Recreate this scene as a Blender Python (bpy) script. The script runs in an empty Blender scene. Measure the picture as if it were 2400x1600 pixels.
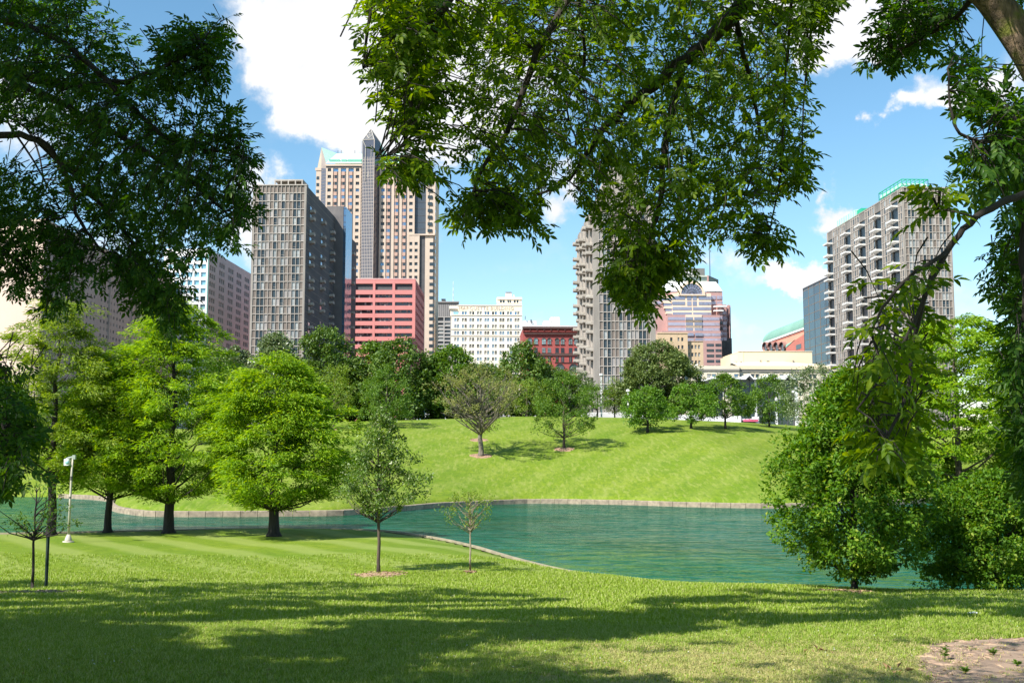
import bpy, math, random
import numpy as np
from mathutils import Vector, Matrix
R = math.radians
sc = bpy.context.scene
COL = sc.collection
rng = np.random.default_rng(7)
random.seed(7)

# ------------------------------------------------------------------ camera, light, sky
FPX, CX, CY, HOR, EYE = 2500.0, 1200.0, 800.0, 1050.0, 1.6
TH = math.atan((HOR - CY) / FPX)
CT, ST = math.cos(TH), math.sin(TH)
cam = bpy.data.cameras.new("camera"); camo = bpy.data.objects.new("camera", cam); COL.objects.link(camo)
camo.location = (0, 0, EYE); camo.rotation_euler = (math.pi/2 + TH, 0, 0)
cam.sensor_width = 36.0; cam.lens = 36.0 * FPX / 2400.0; cam.clip_start = 0.05; cam.clip_end = 9000
sc.camera = camo
SUN_AZ, SUN_EL = R(47), R(47)        # azimuth measured from straight behind the camera towards the left
SD = Vector((-math.sin(SUN_AZ)*math.cos(SUN_EL), -math.cos(SUN_AZ)*math.cos(SUN_EL), math.sin(SUN_EL)))
sun = bpy.data.lights.new("sun", 'SUN'); suno = bpy.data.objects.new("sun", sun); COL.objects.link(suno)
sun.energy = 5.0; sun.angle = R(0.53); sun.color = (1.0, 0.955, 0.88)
suno.rotation_euler = SD.to_track_quat('Z', 'Y').to_euler(); suno.location = (-20, -20, 60)
vs = sc.view_settings
vs.view_transform = 'Standard'; vs.look = 'None'; vs.gamma = 1.0; vs.use_curve_mapping = False
vs.exposure = 0.87
sc.render.engine = 'CYCLES'
sc.cycles.max_bounces = 7; sc.cycles.diffuse_bounces = 3; sc.cycles.glossy_bounces = 3
sc.cycles.transmission_bounces = 4; sc.cycles.transparent_max_bounces = 4
sc.cycles.use_denoising = True
sc.render.film_transparent = False

def at(px, py, D):
    u = (px - CX)/FPX; v = (CY - py)/FPX
    f = CT - v*ST; up = ST + v*CT
    return Vector((u*D/f, D, EYE + up*D/f))

world = bpy.data.worlds.new("World"); sc.world = world; world.use_nodes = True
wn, wl = world.node_tree.nodes, world.node_tree.links
wn.clear()
def W(t, **k):
    n = wn.new(t)
    for a, b in k.items(): setattr(n, a, b)
    return n
out = W('ShaderNodeOutputWorld'); bg = W('ShaderNodeBackground'); bg.inputs[1].default_value = 0.1
wl.new(bg.outputs[0], out.inputs[0])
sky = W('ShaderNodeTexSky', sky_type='NISHITA'); sky.sun_disc = False
sky.sun_elevation = SUN_EL; sky.sun_rotation = math.atan2(SD.x, SD.y)
sky.air_density = 1.0; sky.dust_density = .35; sky.ozone_density = 1.5; sky.altitude = 100
hsv = W('ShaderNodeHueSaturation'); hsv.inputs['Saturation'].default_value = 1.16; hsv.inputs['Hue'].default_value = .487; hsv.inputs['Value'].default_value = 1.08
wl.new(sky.outputs[0], hsv.inputs['Color'])
tc = W('ShaderNodeTexCoord')
nz = W('ShaderNodeTexNoise'); nz.inputs['Scale'].default_value = 9; nz.inputs['Detail'].default_value = 7; nz.inputs['Roughness'].default_value = .62
wl.new(tc.outputs['Generated'], nz.inputs['Vector'])
sub = W('ShaderNodeVectorMath', operation='SUBTRACT'); wl.new(nz.outputs['Color'], sub.inputs[0]); sub.inputs[1].default_value = (.5, .5, .5)
scl = W('ShaderNodeVectorMath', operation='SCALE'); wl.new(sub.outputs[0], scl.inputs[0]); scl.inputs['Scale'].default_value = .16
add = W('ShaderNodeVectorMath', operation='ADD'); wl.new(tc.outputs['Generated'], add.inputs[0]); wl.new(scl.outputs[0], add.inputs[1])
# clouds: (px, py, half width, half height, strength) as seen; they hang at these bearings in the sky
CLOUDS = [(740,25,180,100,.85),(760,160,130,90,.8),(670,95,110,90,.75),(725,250,80,50,.7),(850,130,140,130,.95),(930,60,160,140,.95),(980,285,170,60,.8),(870,330,120,42,.8),(1150,180,200,120,.8),
          (1945,55,150,75,1.0),(2010,20,120,80,1.0),(1840,20,110,70,.9),(2085,285,34,34,.75),(2150,278,80,24,.7),(2230,240,110,40,.75),(1990,462,55,34,1.0),(1965,490,60,20,.8),
          (1905,648,85,34,.95),(1850,655,60,26,.6),(565,455,48,60,.95),(560,560,60,60,.8),(1040,580,26,30,.5),(1110,548,40,12,.45),(1325,455,60,60,.8),(1640,615,70,30,.5),(1740,650,70,40,.42),(1720,790,60,30,.4),
          (150,620,260,60,.5),(1260,760,120,24,.35),(2300,700,120,60,.4),(-300,200,300,120,1.0),(2900,150,300,120,1.0),(1500,-400,500,160,1.0),(500,-500,300,160,1.0)]
last = None
for (px, py, rx, ry, s) in CLOUDS:
    d = (at(px, py, 100) - Vector((0, 0, EYE))).normalized()
    a = W('ShaderNodeVectorMath', operation='SUBTRACT'); wl.new(add.outputs[0], a.inputs[0]); a.inputs[1].default_value = d
    m = W('ShaderNodeVectorMath', operation='MULTIPLY'); wl.new(a.outputs[0], m.inputs[0]); m.inputs[1].default_value = (FPX/rx/1.25, FPX/rx/1.25, FPX/ry/1.25)
    l = W('ShaderNodeVectorMath', operation='LENGTH'); wl.new(m.outputs[0], l.inputs[0])
    mr = W('ShaderNodeMapRange', interpolation_type='SMOOTHSTEP'); wl.new(l.outputs['Value'], mr.inputs[0])
    mr.inputs[1].default_value = 1.5; mr.inputs[2].default_value = .25; mr.inputs[3].default_value = 0; mr.inputs[4].default_value = s
    if last is None: last = mr.outputs[0]
    else:
        mx = W('ShaderNodeMath', operation='ADD'); wl.new(last, mx.inputs[0]); wl.new(mr.outputs[0], mx.inputs[1]); last = mx.outputs[0]
# small scattered clouds everywhere else, behind the camera too
mp = W('ShaderNodeMapping'); mp.inputs['Scale'].default_value = (2.2, 2.2, 5); wl.new(tc.outputs['Generated'], mp.inputs[0])
n2 = W('ShaderNodeTexNoise'); n2.inputs['Scale'].default_value = 1.6; n2.inputs['Detail'].default_value = 6; wl.new(mp.outputs[0], n2.inputs['Vector'])
m2 = W('ShaderNodeMapRange'); wl.new(n2.outputs[0], m2.inputs[0]); m2.inputs[1].default_value = .6; m2.inputs[2].default_value = .8; m2.inputs[4].default_value = .5
ad2 = W('ShaderNodeMath', operation='ADD'); wl.new(last, ad2.inputs[0]); wl.new(m2.outputs[0], ad2.inputs[1])
n3 = W('ShaderNodeTexNoise'); n3.inputs['Scale'].default_value = 26; n3.inputs['Detail'].default_value = 8; n3.inputs['Roughness'].default_value = .6
wl.new(tc.outputs['Generated'], n3.inputs['Vector'])
m3 = W('ShaderNodeMapRange'); wl.new(n3.outputs[0], m3.inputs[0]); m3.inputs[1].default_value = .3; m3.inputs[2].default_value = .7; m3.inputs[3].default_value = .3; m3.inputs[4].default_value = 1.6
mu = W('ShaderNodeMath', operation='MULTIPLY'); wl.new(ad2.outputs[0], mu.inputs[0]); wl.new(m3.outputs[0], mu.inputs[1])
cm = W('ShaderNodeMapRange', interpolation_type='SMOOTHSTEP'); wl.new(mu.outputs[0], cm.inputs[0]); cm.inputs[1].default_value = .12; cm.inputs[2].default_value = .95
cm.inputs[4].default_value = .97
# thick parts a little greyer than thin bright rims
cc = W('ShaderNodeMixRGB'); cc.inputs[1].default_value = (5.9, 5.95, 6.1, 1); cc.inputs[2].default_value = (5.1, 5.0, 5.3, 1)
m4 = W('ShaderNodeMapRange'); wl.new(nz.outputs[0], m4.inputs[0]); m4.inputs[1].default_value = .45; m4.inputs[2].default_value = .75
wl.new(m4.outputs[0], cc.inputs[0])
mix = W('ShaderNodeMixRGB'); wl.new(cm.outputs[0], mix.inputs[0]); wl.new(hsv.outputs[0], mix.inputs[1]); wl.new(cc.outputs[0], mix.inputs[2])
wl.new(mix.outputs[0], bg.inputs[0])

# ------------------------------------------------------------------ material helpers
MATS = {}
def nmat(name):
    m = bpy.data.materials.new(name); m.use_nodes = True
    b = m.node_tree.nodes['Principled BSDF']; MATS[name] = m
    return m, m.node_tree.nodes, m.node_tree.links, b
def mat(name, c1, c2=None, scale=1.0, rough=.8, bump=0.0, metal=0.0, detail=5, vec='Position', stretch=(1, 1, 1), rnd=0.0, spec=.5, lo=.35, hi=.65, bdist=.03):
    """noise-mottled surface; rnd gives each piece its own slight tone"""
    m, n, l, b = nmat(name)
    c2 = c2 or tuple(x*.8 for x in c1)
    if vec == 'Position':
        g = n.new('ShaderNodeNewGeometry'); src = g.outputs['Position']
    else:
        g = n.new('ShaderNodeTexCoord'); src = g.outputs[vec]
    mp = n.new('ShaderNodeMapping'); mp.inputs['Scale'].default_value = stretch; l.new(src, mp.inputs[0])
    t = n.new('ShaderNodeTexNoise'); t.inputs['Scale'].default_value = scale; t.inputs['Detail'].default_value = detail; t.inputs['Roughness'].default_value = .6
    l.new(mp.outputs[0], t.inputs['Vector'])
    mr = n.new('ShaderNodeMapRange'); mr.inputs[1].default_value = lo; mr.inputs[2].default_value = hi; l.new(t.outputs[0], mr.inputs[0])
    x = n.new('ShaderNodeMixRGB'); x.inputs[1].default_value = (*c1, 1); x.inputs[2].default_value = (*c2, 1); l.new(mr.outputs[0], x.inputs[0])
    res = x.outputs[0]
    if rnd:
        oi = n.new('ShaderNodeObjectInfo'); m1 = n.new('ShaderNodeMapRange'); l.new(oi.outputs['Random'], m1.inputs[0]); m1.inputs[3].default_value = 1-rnd; m1.inputs[4].default_value = 1+rnd
        h = n.new('ShaderNodeHueSaturation'); l.new(res, h.inputs['Color']); l.new(m1.outputs[0], h.inputs['Value']); res = h.outputs[0]
    l.new(res, b.inputs['Base Color'])
    b.inputs['Roughness'].default_value = rough; b.inputs['Metallic'].default_value = metal; b.inputs['Specular IOR Level'].default_value = spec
    if bump:
        bp = n.new('ShaderNodeBump'); bp.inputs['Strength'].default_value = bump; bp.inputs['Distance'].default_value = bdist; l.new(t.outputs[0], bp.inputs['Height']); l.new(bp.outputs[0], b.inputs['Normal'])
    return m
def glass(name, c, c2=None, rough=.08, metal=.55, spread=.35):
    """far window pane: tinted reflecting glass, each pane a little different"""
    m, n, l, b = nmat(name)
    c2 = c2 or tuple(x*(1-spread) for x in c)
    oi = n.new('ShaderNodeObjectInfo'); g = n.new('ShaderNodeNewGeometry')
    a = n.new('ShaderNodeMath'); a.operation = 'ADD'; l.new(oi.outputs['Random'], a.inputs[0]); l.new(g.outputs['Random Per Island'], a.inputs[1])
    f = n.new('ShaderNodeMath'); f.operation = 'FRACT'; l.new(a.outputs[0], f.inputs[0])
    x = n.new('ShaderNodeMixRGB'); x.inputs[1].default_value = (*c, 1); x.inputs[2].default_value = (*c2, 1); l.new(f.outputs[0], x.inputs[0])
    l.new(x.outputs[0], b.inputs['Base Color'])
    b.inputs['Roughness'].default_value = rough; b.inputs['Metallic'].default_value = metal
    t = n.new('ShaderNodeTexNoise'); t.inputs['Scale'].default_value = .35; l.new(g.outputs['Position'], t.inputs['Vector'])
    bp = n.new('ShaderNodeBump'); bp.inputs['Strength'].default_value = .12; bp.inputs['Distance'].default_value = .9; l.new(t.outputs[0], bp.inputs['Height']); l.new(bp.outputs[0], b.inputs['Normal'])
    return m
def leafmat(name, ca, cb, cc=None, trans=.35, rough=.55, gloss=.35, tcol=None):
    """leaves: every leaf has its own tone between ca and cb (a few cc), partly translucent"""
    m, n, l, b = nmat(name)
    g = n.new('ShaderNodeNewGeometry'); r = n.new('ShaderNodeValToRGB')
    e = r.color_ramp.elements; e[0].color = (*ca, 1); e[1].color = (*cb, 1); e[1].position = .85
    if cc: q = r.color_ramp.elements.new(.97); q.color = (*cc, 1)
    l.new(g.outputs['Random Per Island'], r.inputs[0])
    l.new(r.outputs[0], b.inputs['Base Color']); b.inputs['Roughness'].default_value = rough; b.inputs['Specular IOR Level'].default_value = gloss
    tr = n.new('ShaderNodeBsdfTranslucent'); h = n.new('ShaderNodeHueSaturation'); h.inputs['Hue'].default_value = .487; h.inputs['Saturation'].default_value = 1.15; h.inputs['Value'].default_value = 1.9
    l.new(r.outputs[0], h.inputs['Color']); l.new(h.outputs[0], tr.inputs[0])
    ms = n.new('ShaderNodeMixShader'); ms.inputs[0].default_value = trans
    l.new(b.outputs[0], ms.inputs[1]); l.new(tr.outputs[0], ms.inputs[2])
    l.new(ms.outputs[0], n['Material Output'].inputs[0])
    return m

# ------------------------------------------------------------------ mesh helpers
def mesh_np(name, V, F, mats, mi=None, smooth=False):
    me = bpy.data.meshes.new(name)
    V = np.asarray(V, np.float32); F = np.asarray(F, np.int32)
    k = F.shape[1]; nf = len(F)
    me.vertices.add(len(V)); me.vertices.foreach_set('co', V.ravel())
    me.loops.add(nf*k); me.loops.foreach_set('vertex_index', F.ravel())
    me.polygons.add(nf); me.polygons.foreach_set('loop_start', np.arange(0, nf*k, k, dtype=np.int32))
    if smooth: me.polygons.foreach_set('use_smooth', np.ones(nf, bool))
    for m in (mats if isinstance(mats, (list, tuple)) else [mats]): me.materials.append(m)
    if mi is not None: me.polygons.foreach_set('material_index', np.asarray(mi, np.int32))
    me.update(calc_edges=True); me.validate()
    return me
def link(name, data, parent=None, loc=(0, 0, 0), rot=None, scale=None, kind=None, label=None, cat=None, group=None):
    o = bpy.data.objects.new(name, data); COL.objects.link(o)
    if parent: o.parent = parent
    o.location = loc
    if rot is not None: o.rotation_euler = rot
    if scale is not None: o.scale = scale
    if kind: o['kind'] = kind
    if label: o['label'] = label
    if cat: o['category'] = cat
    if group: o['group'] = group
    return o
def thing(name, label, cat, loc=(0, 0, 0), rz=0.0, group=None):
    return link(name, None, loc=loc, rot=(0, 0, rz), label=label, cat=cat, group=group)
def tube(pts, rad, sides=6, cap=True):
    """swept tube -> verts, quads (caps as degenerate-free extra ring)"""
    P = [Vector(p) for p in pts]; n = len(P); V = []; F = []
    up = Vector((0.3, 0.2, 1)).normalized()
    for i in range(n):
        t = (P[min(i+1, n-1)] - P[max(i-1, 0)]).normalized()
        a = t.cross(up)
        if a.length < .05: a = t.cross(Vector((1, 0, 0)))
        a.normalize(); b = t.cross(a)
        for k in range(sides):
            th = 2*math.pi*k/sides
            V.append(P[i] + (a*math.cos(th) + b*math.sin(th))*rad[i])
    for i in range(n-1):
        for k in range(sides):
            k2 = (k+1) % sides
            F.append((i*sides+k, i*sides+k2, (i+1)*sides+k2, (i+1)*sides+k))
    return V, F
class MB:
    def __init__(s): s.V = []; s.F = []; s.M = []
    def add(s, V, F, m=0):
        o = len(s.V); s.V += [tuple(v) for v in V]
        for f in F: s.F.append(tuple(i+o for i in f)); s.M.append(m)
        return s
    def tube(s, pts, rad, sides=6, m=0):
        if not isinstance(rad, (list, tuple)): rad = [rad]*len(pts)
        V, F = tube(pts, rad, sides); s.add(V, F, m)
        k = sides; n = len(pts)
        s.F.append(tuple(len(s.V)-len(V)+i for i in range(k))[::-1]); s.M.append(m)
        s.F.append(tuple(len(s.V)-k+i for i in range(k))); s.M.append(m)
        return s
    def box(s, x0, x1, y0, y1, z0, z1, m=0):
        V = [(x, y, z) for z in (z0, z1) for y in (y0, y1) for x in (x0, x1)]
        F = [(0, 2, 3, 1), (4, 5, 7, 6), (0, 1, 5, 4), (2, 6, 7, 3), (0, 4, 6, 2), (1, 3, 7, 5)]
        return s.add(V, F, m)
    def mesh(s, name, mats, smooth=False):
        me = bpy.data.meshes.new(name); me.from_pydata(s.V, [], s.F)
        for m in (mats if isinstance(mats, (list, tuple)) else [mats]): me.materials.append(m)
        me.polygons.foreach_set('material_index', np.asarray(s.M, np.int32))
        if smooth: me.polygons.foreach_set('use_smooth', np.ones(len(s.F), bool))
        me.update(); return me

# ------------------------------------------------------------------ terrain
WATER = -3.4
def ray_z(px, py, z):
    v = (CY-py)/FPX; k = (ST + v*CT)/(CT - v*ST)
    D = (z-EYE)/k
    return at(px, py, D)
near_px = [(-700, 1262), (-300, 1258), (0, 1256), (200, 1252), (400, 1248), (640, 1244), (880, 1248), (1000, 1263), (1100, 1284), (1200, 1314), (1300, 1340), (1400, 1359), (1470, 1368)]
near = [tuple(ray_z(px, py, WATER)[:2]) for px, py in near_px] + [(8, 36.0), (14, 34.6), (24, 33.9), (40, 33.6), (70, 35), (100, 42), (112, 60)]
far_px = [(2700, 1160), (2450, 1163), (2281, 1171), (2152, 1180), (1990, 1187), (1838, 1191), (1620, 1188), (1470, 1183), (1300, 1180), (1200, 1181), (1050, 1188), (980, 1194), (823, 1207), (700, 1209.5), (550, 1211), (405, 1211), (333, 1209), (270, 1199)]
far_ = [(100, 95)] + [tuple(ray_z(px, py, WATER)[:2]) for px, py in far_px] + [(-34.5, 92), (-40, 104), (-55, 112), (-85, 112), (-110, 95), (-105, 75)]
def crom(P, closed=True, n=6):
    out = []; N = len(P); P = [np.array(p, float) for p in P]
    for i in range(N if closed else N-1):
        p0, p1, p2, p3 = (P[(i-1) % N], P[i], P[(i+1) % N], P[(i+2) % N]) if closed else (P[max(i-1, 0)], P[i], P[i+1], P[min(i+2, N-1)])
        for k in range(n):
            t = k/n
            out.append(.5*((2*p1) + (-p0+p2)*t + (2*p0-5*p1+4*p2-p3)*t*t + (-p0+3*p1-3*p2+p3)*t**3))
    if not closed: out.append(P[-1])
    return np.array(out)
SHORE = crom(near + far_, True, 5)
def shore_dist(x, y):
    """signed distance to the pond edge: positive on land"""
    x = np.asarray(x, float); y = np.asarray(y, float); sh = x.shape
    x = x.ravel(); y = y.ravel()
    d = np.full(x.shape, 1e9); inside = np.zeros(x.shape, bool)
    A = SHORE; B = np.roll(SHORE, -1, 0)
    for (ax, ay), (bx, by) in zip(A, B):
        ex, ey = bx-ax, by-ay; L = ex*ex+ey*ey + 1e-12
        t = np.clip(((x-ax)*ex + (y-ay)*ey)/L, 0, 1)
        d = np.minimum(d, (x-ax-t*ex)**2 + (y-ay-t*ey)**2)
        c = ((ay > y) != (by > y)); xx = (bx-ax)*(y-ay)/((by-ay) if by != ay else 1e-9) + ax
        inside ^= c & (x < xx)
    d = np.sqrt(d); return np.where(inside, -d, d).reshape(sh)
def sstep(a, b, t):
    t = np.clip((t-a)/(b-a), 0, 1); return t*t*(3-2*t)
def height(x, y, d=None):
    x = np.asarray(x, float); y = np.asarray(y, float)
    if d is None: d = shore_dist(x, y)
    plane = np.where(y < 36, -.075*np.clip(y, -40, 36), -2.7 - .02*(y-36))
    plane = plane + .05*np.sin(x*.35+y*.2)*sstep(6, 14, y) + .03*np.sin(x*.8-y*.55)*sstep(8, 20, y)
    hn = np.minimum(plane, -3.26 + .3*d)
    hn = -np.log(np.exp(-4*plane) + np.exp(-4*(-3.26 + .3*d)))/4
    hn = np.maximum(hn, -3.28)
    H = np.maximum(9.0 - ((x-5)/30)**2*.5, 7.6)
    t = np.clip(d/56, 0, 1)
    hf = -3.04 + H*(t*1.5 - .5*t**3) + .10*np.sin(x*.22+1)*sstep(3, 20, d) + .08*np.sin(x*.11+y*.17)*sstep(3, 20, d)
    hf = np.where(d < .6, -3.05 - (.6-d)*3.0, hf)
    w = sstep(60, 74, y)
    h = hn*(1-w) + hf*w
    return np.where(d > 0, h, np.maximum(h + d*3.2, -4.6))
def axis(segs):
    out = []
    for a, b, s in segs: out += list(np.arange(a, b, s))
    out.append(segs[-1][1]); return np.array(out)
gx = axis([(-3000, -400, 400), (-400, -120, 28), (-120, -60, 3), (-60, -14, .8), (-14, 14, .5), (14, 60, .8), (60, 120, 3), (120, 400, 28), (400, 3000, 400)])
gy = axis([(-400, -40, 40), (-40, 0, 4), (0, 36, .5), (36, 110, .55), (110, 170, 2), (170, 420, 25), (420, 6000, 400)])
X, Y = np.meshgrid(gx, gy)
Z = height(X, Y)

def gheight(x, y):
    """height read off the ground mesh itself"""
    x = np.clip(np.asarray(x, float), gx[0], gx[-1]-1e-6); y = np.clip(np.asarray(y, float), gy[0], gy[-1]-1e-6)
    ix = np.searchsorted(gx, x, 'right')-1; iy = np.searchsorted(gy, y, 'right')-1
    fx = (x-gx[ix])/(gx[ix+1]-gx[ix]); fy = (y-gy[iy])/(gy[iy+1]-gy[iy])
    return Z[iy, ix]*(1-fx)*(1-fy) + Z[iy, ix+1]*fx*(1-fy) + Z[iy+1, ix]*(1-fx)*fy + Z[iy+1, ix+1]*fx*fy
def hz(x, y): return float(gheight(np.array([x]), np.array([y]))[0])
_DS = np.geomspace(4.0, 260.0, 900)
def ground_hit(px, py):
    v = (CY-py)/FPX; k = (ST + v*CT)/(CT - v*ST); u = (px-CX)/FPX/(CT - v*ST)
    b = np.nonzero(EYE + k*_DS <= gheight(u*_DS, _DS))[0]
    D = float(_DS[b[0]]) if len(b) else 260.0
    return Vector((u*D, D, hz(u*D, D)))
V = np.stack([X.ravel(), Y.ravel(), Z.ravel()], 1)
nx, ny = len(gx), len(gy)
i = np.arange(nx*ny).reshape(ny, nx)
F = np.stack([i[:-1, :-1], i[:-1, 1:], i[1:, 1:], i[1:, :-1]], -1).reshape(-1, 4)

# lawn material: mown turf with stripes, dry straw-coloured areas, fine mottling
lm, n, l, b = nmat("lawn")
g = n.new('ShaderNodeNewGeometry')
def tex(scale, detail=5, stretch=(1, 1, 1), rz=0, rough=.6, dist=0):
    mp = n.new('ShaderNodeMapping'); mp.inputs['Scale'].default_value = stretch; mp.inputs['Rotation'].default_value = (0, 0, rz)
    l.new(g.outputs['Position'], mp.inputs[0])
    t = n.new('ShaderNodeTexNoise'); t.inputs['Scale'].default_value = scale; t.inputs['Detail'].default_value = detail; t.inputs['Roughness'].default_value = rough; t.inputs['Distortion'].default_value = dist
    l.new(mp.outputs[0], t.inputs['Vector']); return t.outputs[0]
def rng_(src, a, b_, c=0, d=1):
    m = n.new('ShaderNodeMapRange'); l.new(src, m.inputs[0]); m.inputs[1].default_value = a; m.inputs[2].default_value = b_; m.inputs[3].default_value = c; m.inputs[4].default_value = d; return m.outputs[0]
def mixc(f, a, b_, bt='MIX'):
    m = n.new('ShaderNodeMixRGB'); m.blend_type = bt
    if isinstance(f, float): m.inputs[0].default_value = f
    else: l.new(f, m.inputs[0])
    for i_, c in ((1, a), (2, b_)):
        if isinstance(c, tuple): m.inputs[i_].default_value = (*c, 1)
        else: l.new(c, m.inputs[i_])
    return m.outputs[0]
def mth(op, a, b_):
    m = n.new('ShaderNodeMath'); m.operation = op
    for i_, c in ((0, a), (1, b_)):
        if isinstance(c, (int, float)): m.inputs[i_].default_value = c
        else: l.new(c, m.inputs[i_])
    return m.outputs[0]
base = mixc(rng_(tex(.10, 4), .35, .65), (.140, .225, .011), (.222, .280, .019))
base = mixc(rng_(tex(.45, 7, (1, 1, 1), rough=.7, dist=.5), .48, .66, 0, .5), base, (.115, .195, .010))
fine = tex(6.0, 8, rough=.75)
base = mixc(rng_(fine, .35, .7, 0, .55), base, (.06, .115, .010))
base = mixc(rng_(tex(1.3, 6), .45, .75, 0, .3), base, (.22, .255, .045))
base = mixc(rng_(tex(2.2, 9, (1, 1, 1), rough=.8), .42, .62, .0, .75), base, (.085, .145, .010))
# mowing stripes, two directions (near lawn and hillside)
def stripes(rz, freq, dist):
    mp = n.new('ShaderNodeMapping'); mp.inputs['Rotation'].default_value = (0, 0, rz); l.new(g.outputs['Position'], mp.inputs[0])
    w = n.new('ShaderNodeTexWave'); w.inputs['Scale'].default_value = freq; w.inputs['Distortion'].default_value = dist; w.inputs['Detail'].default_value = 3; w.inputs['Detail Scale'].default_value = .6
    l.new(mp.outputs[0], w.inputs['Vector']); return w.outputs['Fac']
sep = n.new('ShaderNodeSeparateXYZ'); l.new(g.outputs['Position'], sep.inputs[0])
fary = rng_(sep.outputs['Y'], 68, 76)
st_n = stripes(R(-35), .10, 2.2); st_f = stripes(R(28), .07, 4.0)
stn = mixc(rng_(st_n, .3, .8, 0, .85), base, mixc(.6, base, (.26, .30, .08)))
stf = mixc(rng_(st_f, .35, .9, 0, .45), base, mixc(.55, base, (.23, .27, .055)))
base = mixc(fary, stn, stf)
streak = tex(2.6, 7, (1, .10, 1), R(28), dist=.2)
base = mixc(mth('MULTIPLY', rng_(streak, .5, .66, 0, .55), fary), base, (.26, .28, .075))
streak2 = tex(3.4, 7, (1, .14, 1), R(28))
base = mixc(mth('MULTIPLY', rng_(streak2, .5, .34, 0, .6), fary), base, (.085, .15, .012))
# dry patch of trodden turf close to the camera
neary = mth('MULTIPLY', rng_(sep.outputs['Y'], 18, 13), rng_(sep.outputs['X'], -1.5, 1.0))
dry = mth('MULTIPLY', neary, rng_(tex(1.1, 6), .38, .6))
base = mixc(mth('MULTIPLY', dry, .7), base, (.30, .26, .12))
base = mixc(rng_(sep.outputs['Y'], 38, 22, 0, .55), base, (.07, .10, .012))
b.inputs['Roughness'].default_value = .9; b.inputs['Specular IOR Level'].default_value = .15
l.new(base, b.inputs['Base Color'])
bp = n.new('ShaderNodeBump'); bp.inputs['Strength'].default_value = .55; bp.inputs['Distance'].default_value = .06
l.new(tex(14, 6, rough=.8), bp.inputs['Height']); l.new(bp.outputs[0], b.inputs['Normal'])
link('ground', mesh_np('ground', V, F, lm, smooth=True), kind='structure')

# water
wm, n, l, b = nmat("pond_water")
g = n.new('ShaderNodeNewGeometry')
b.inputs['Roughness'].default_value = .07; b.inputs['IOR'].default_value = 1.33; b.inputs['Specular IOR Level'].default_value = .17
c = mixc(rng_(tex(.05, 4), .4, .6), (.005, .088, .050), (.004, .058, .020)); l.new(c, b.inputs['Base Color'])
w1 = tex(1.0, 3, (.55, .9, 1), R(10), .5, .6); w2 = tex(5.0, 4, (1, 1.6, 1), R(-20), .6, .3); w3 = tex(.12, 3)
hh = mth('ADD', mth('MULTIPLY', w1, .8), mth('MULTIPLY', w2, .04)); hh = mth('MULTIPLY', hh, rng_(w3, .35, .62, .5, 1.2))
bp = n.new('ShaderNodeBump'); bp.inputs['Strength'].default_value = 1.0; bp.inputs['Distance'].default_value = .9; l.new(hh, bp.inputs['Height']); l.new(bp.outputs[0], b.inputs['Normal'])
b.inputs['Specular IOR Level'].default_value = 0.0; b.inputs['Roughness'].default_value = 1.0; b.inputs['IOR'].default_value = 1.0
gl_ = n.new('ShaderNodeBsdfGlossy'); gl_.inputs['Roughness'].default_value = .03; gl_.inputs['Color'].default_value = (.75, .92, .92, 1); l.new(bp.outputs[0], gl_.inputs['Normal'])
fr_ = n.new('ShaderNodeFresnel'); fr_.inputs['IOR'].default_value = 1.33; l.new(bp.outputs[0], fr_.inputs['Normal'])
ms_ = n.new('ShaderNodeMixShader'); l.new(mth('MULTIPLY', fr_.outputs[0], .88), ms_.inputs[0]); l.new(b.outputs[0], ms_.inputs[1]); l.new(gl_.outputs[0], ms_.inputs[2]); l.new(ms_.outputs[0], n['Material Output'].inputs[0])
wx = np.linspace(-125, 125, 60); wy = np.linspace(30, 120, 30); XX, YY = np.meshgrid(wx, wy)
i = np.arange(1800).reshape(30, 60); F = np.stack([i[:-1, :-1], i[:-1, 1:], i[1:, 1:], i[1:, :-1]], -1).reshape(-1, 4)
link('pond_water', mesh_np('pond_water', np.stack([XX.ravel(), YY.ravel(), np.full(1800, WATER)], 1), F, wm), kind='structure')

# pond walls
conc = mat('wall_concrete', (.34, .27, .19), (.20, .16, .115), 3.0, .9, .3, rnd=.12)
conc2 = mat('kerb_concrete', (.34, .29, .19), (.22, .19, .125), 2.0, .9, .2)
def offset_line(P, side):
    T = np.gradient(P, axis=0); T /= np.linalg.norm(T, axis=1)[:, None]
    return P + side*np.stack([-T[:, 1], T[:, 0]], 1)
nn, nf_ = len(near), len(far_)
fl = SHORE[nn*5:(nn+nf_-1)*5]            # runs right to left; land lies to its right side (+y)
seg = np.linalg.norm(np.diff(fl, axis=0), axis=1); cum = np.concatenate([[0], np.cumsum(seg)])
wall = thing('retaining_wall', 'low concrete retaining wall curving along the far bank of the pond', 'wall', (0, 0, 0))
s = 0.0; step = 1.25
while s + step < cum[-1]:
    q = [np.array([np.interp(s + step*t, cum, fl[:, 0]), np.interp(s + step*t, cum, fl[:, 1])]) for t in (0.012, .5, .988)]
    if -46 < q[1][0] < 66 and q[1][1] < 112:
        d = (q[2]-q[0])/np.linalg.norm(q[2]-q[0]); nrm = np.array([d[1], -d[0]])
        a, c_ = q[0], q[2]; V = []
        top = -2.98 + random.uniform(-.012, .012)
        for z in (-4.5, top-.03, top):
            o = 0.02 if z == top else 0
            for p, wdt in ((a, -.06+o), (c_, -.06+o), (c_, .42), (a, .42)):
                V.append((*(p + nrm*wdt), z))
        F_ = [(0, 1, 5, 4), (1, 2, 6, 5), (2, 3, 7, 6), (3, 0, 4, 7), (4, 5, 9, 8), (5, 6, 10, 9), (6, 7, 11, 10), (7, 4, 8, 11), (8, 9, 10, 11), (3, 2, 1, 0)]
        link('wall_block', MB().add(V, F_).mesh('wall_block', conc), wall)
    s += step
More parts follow.
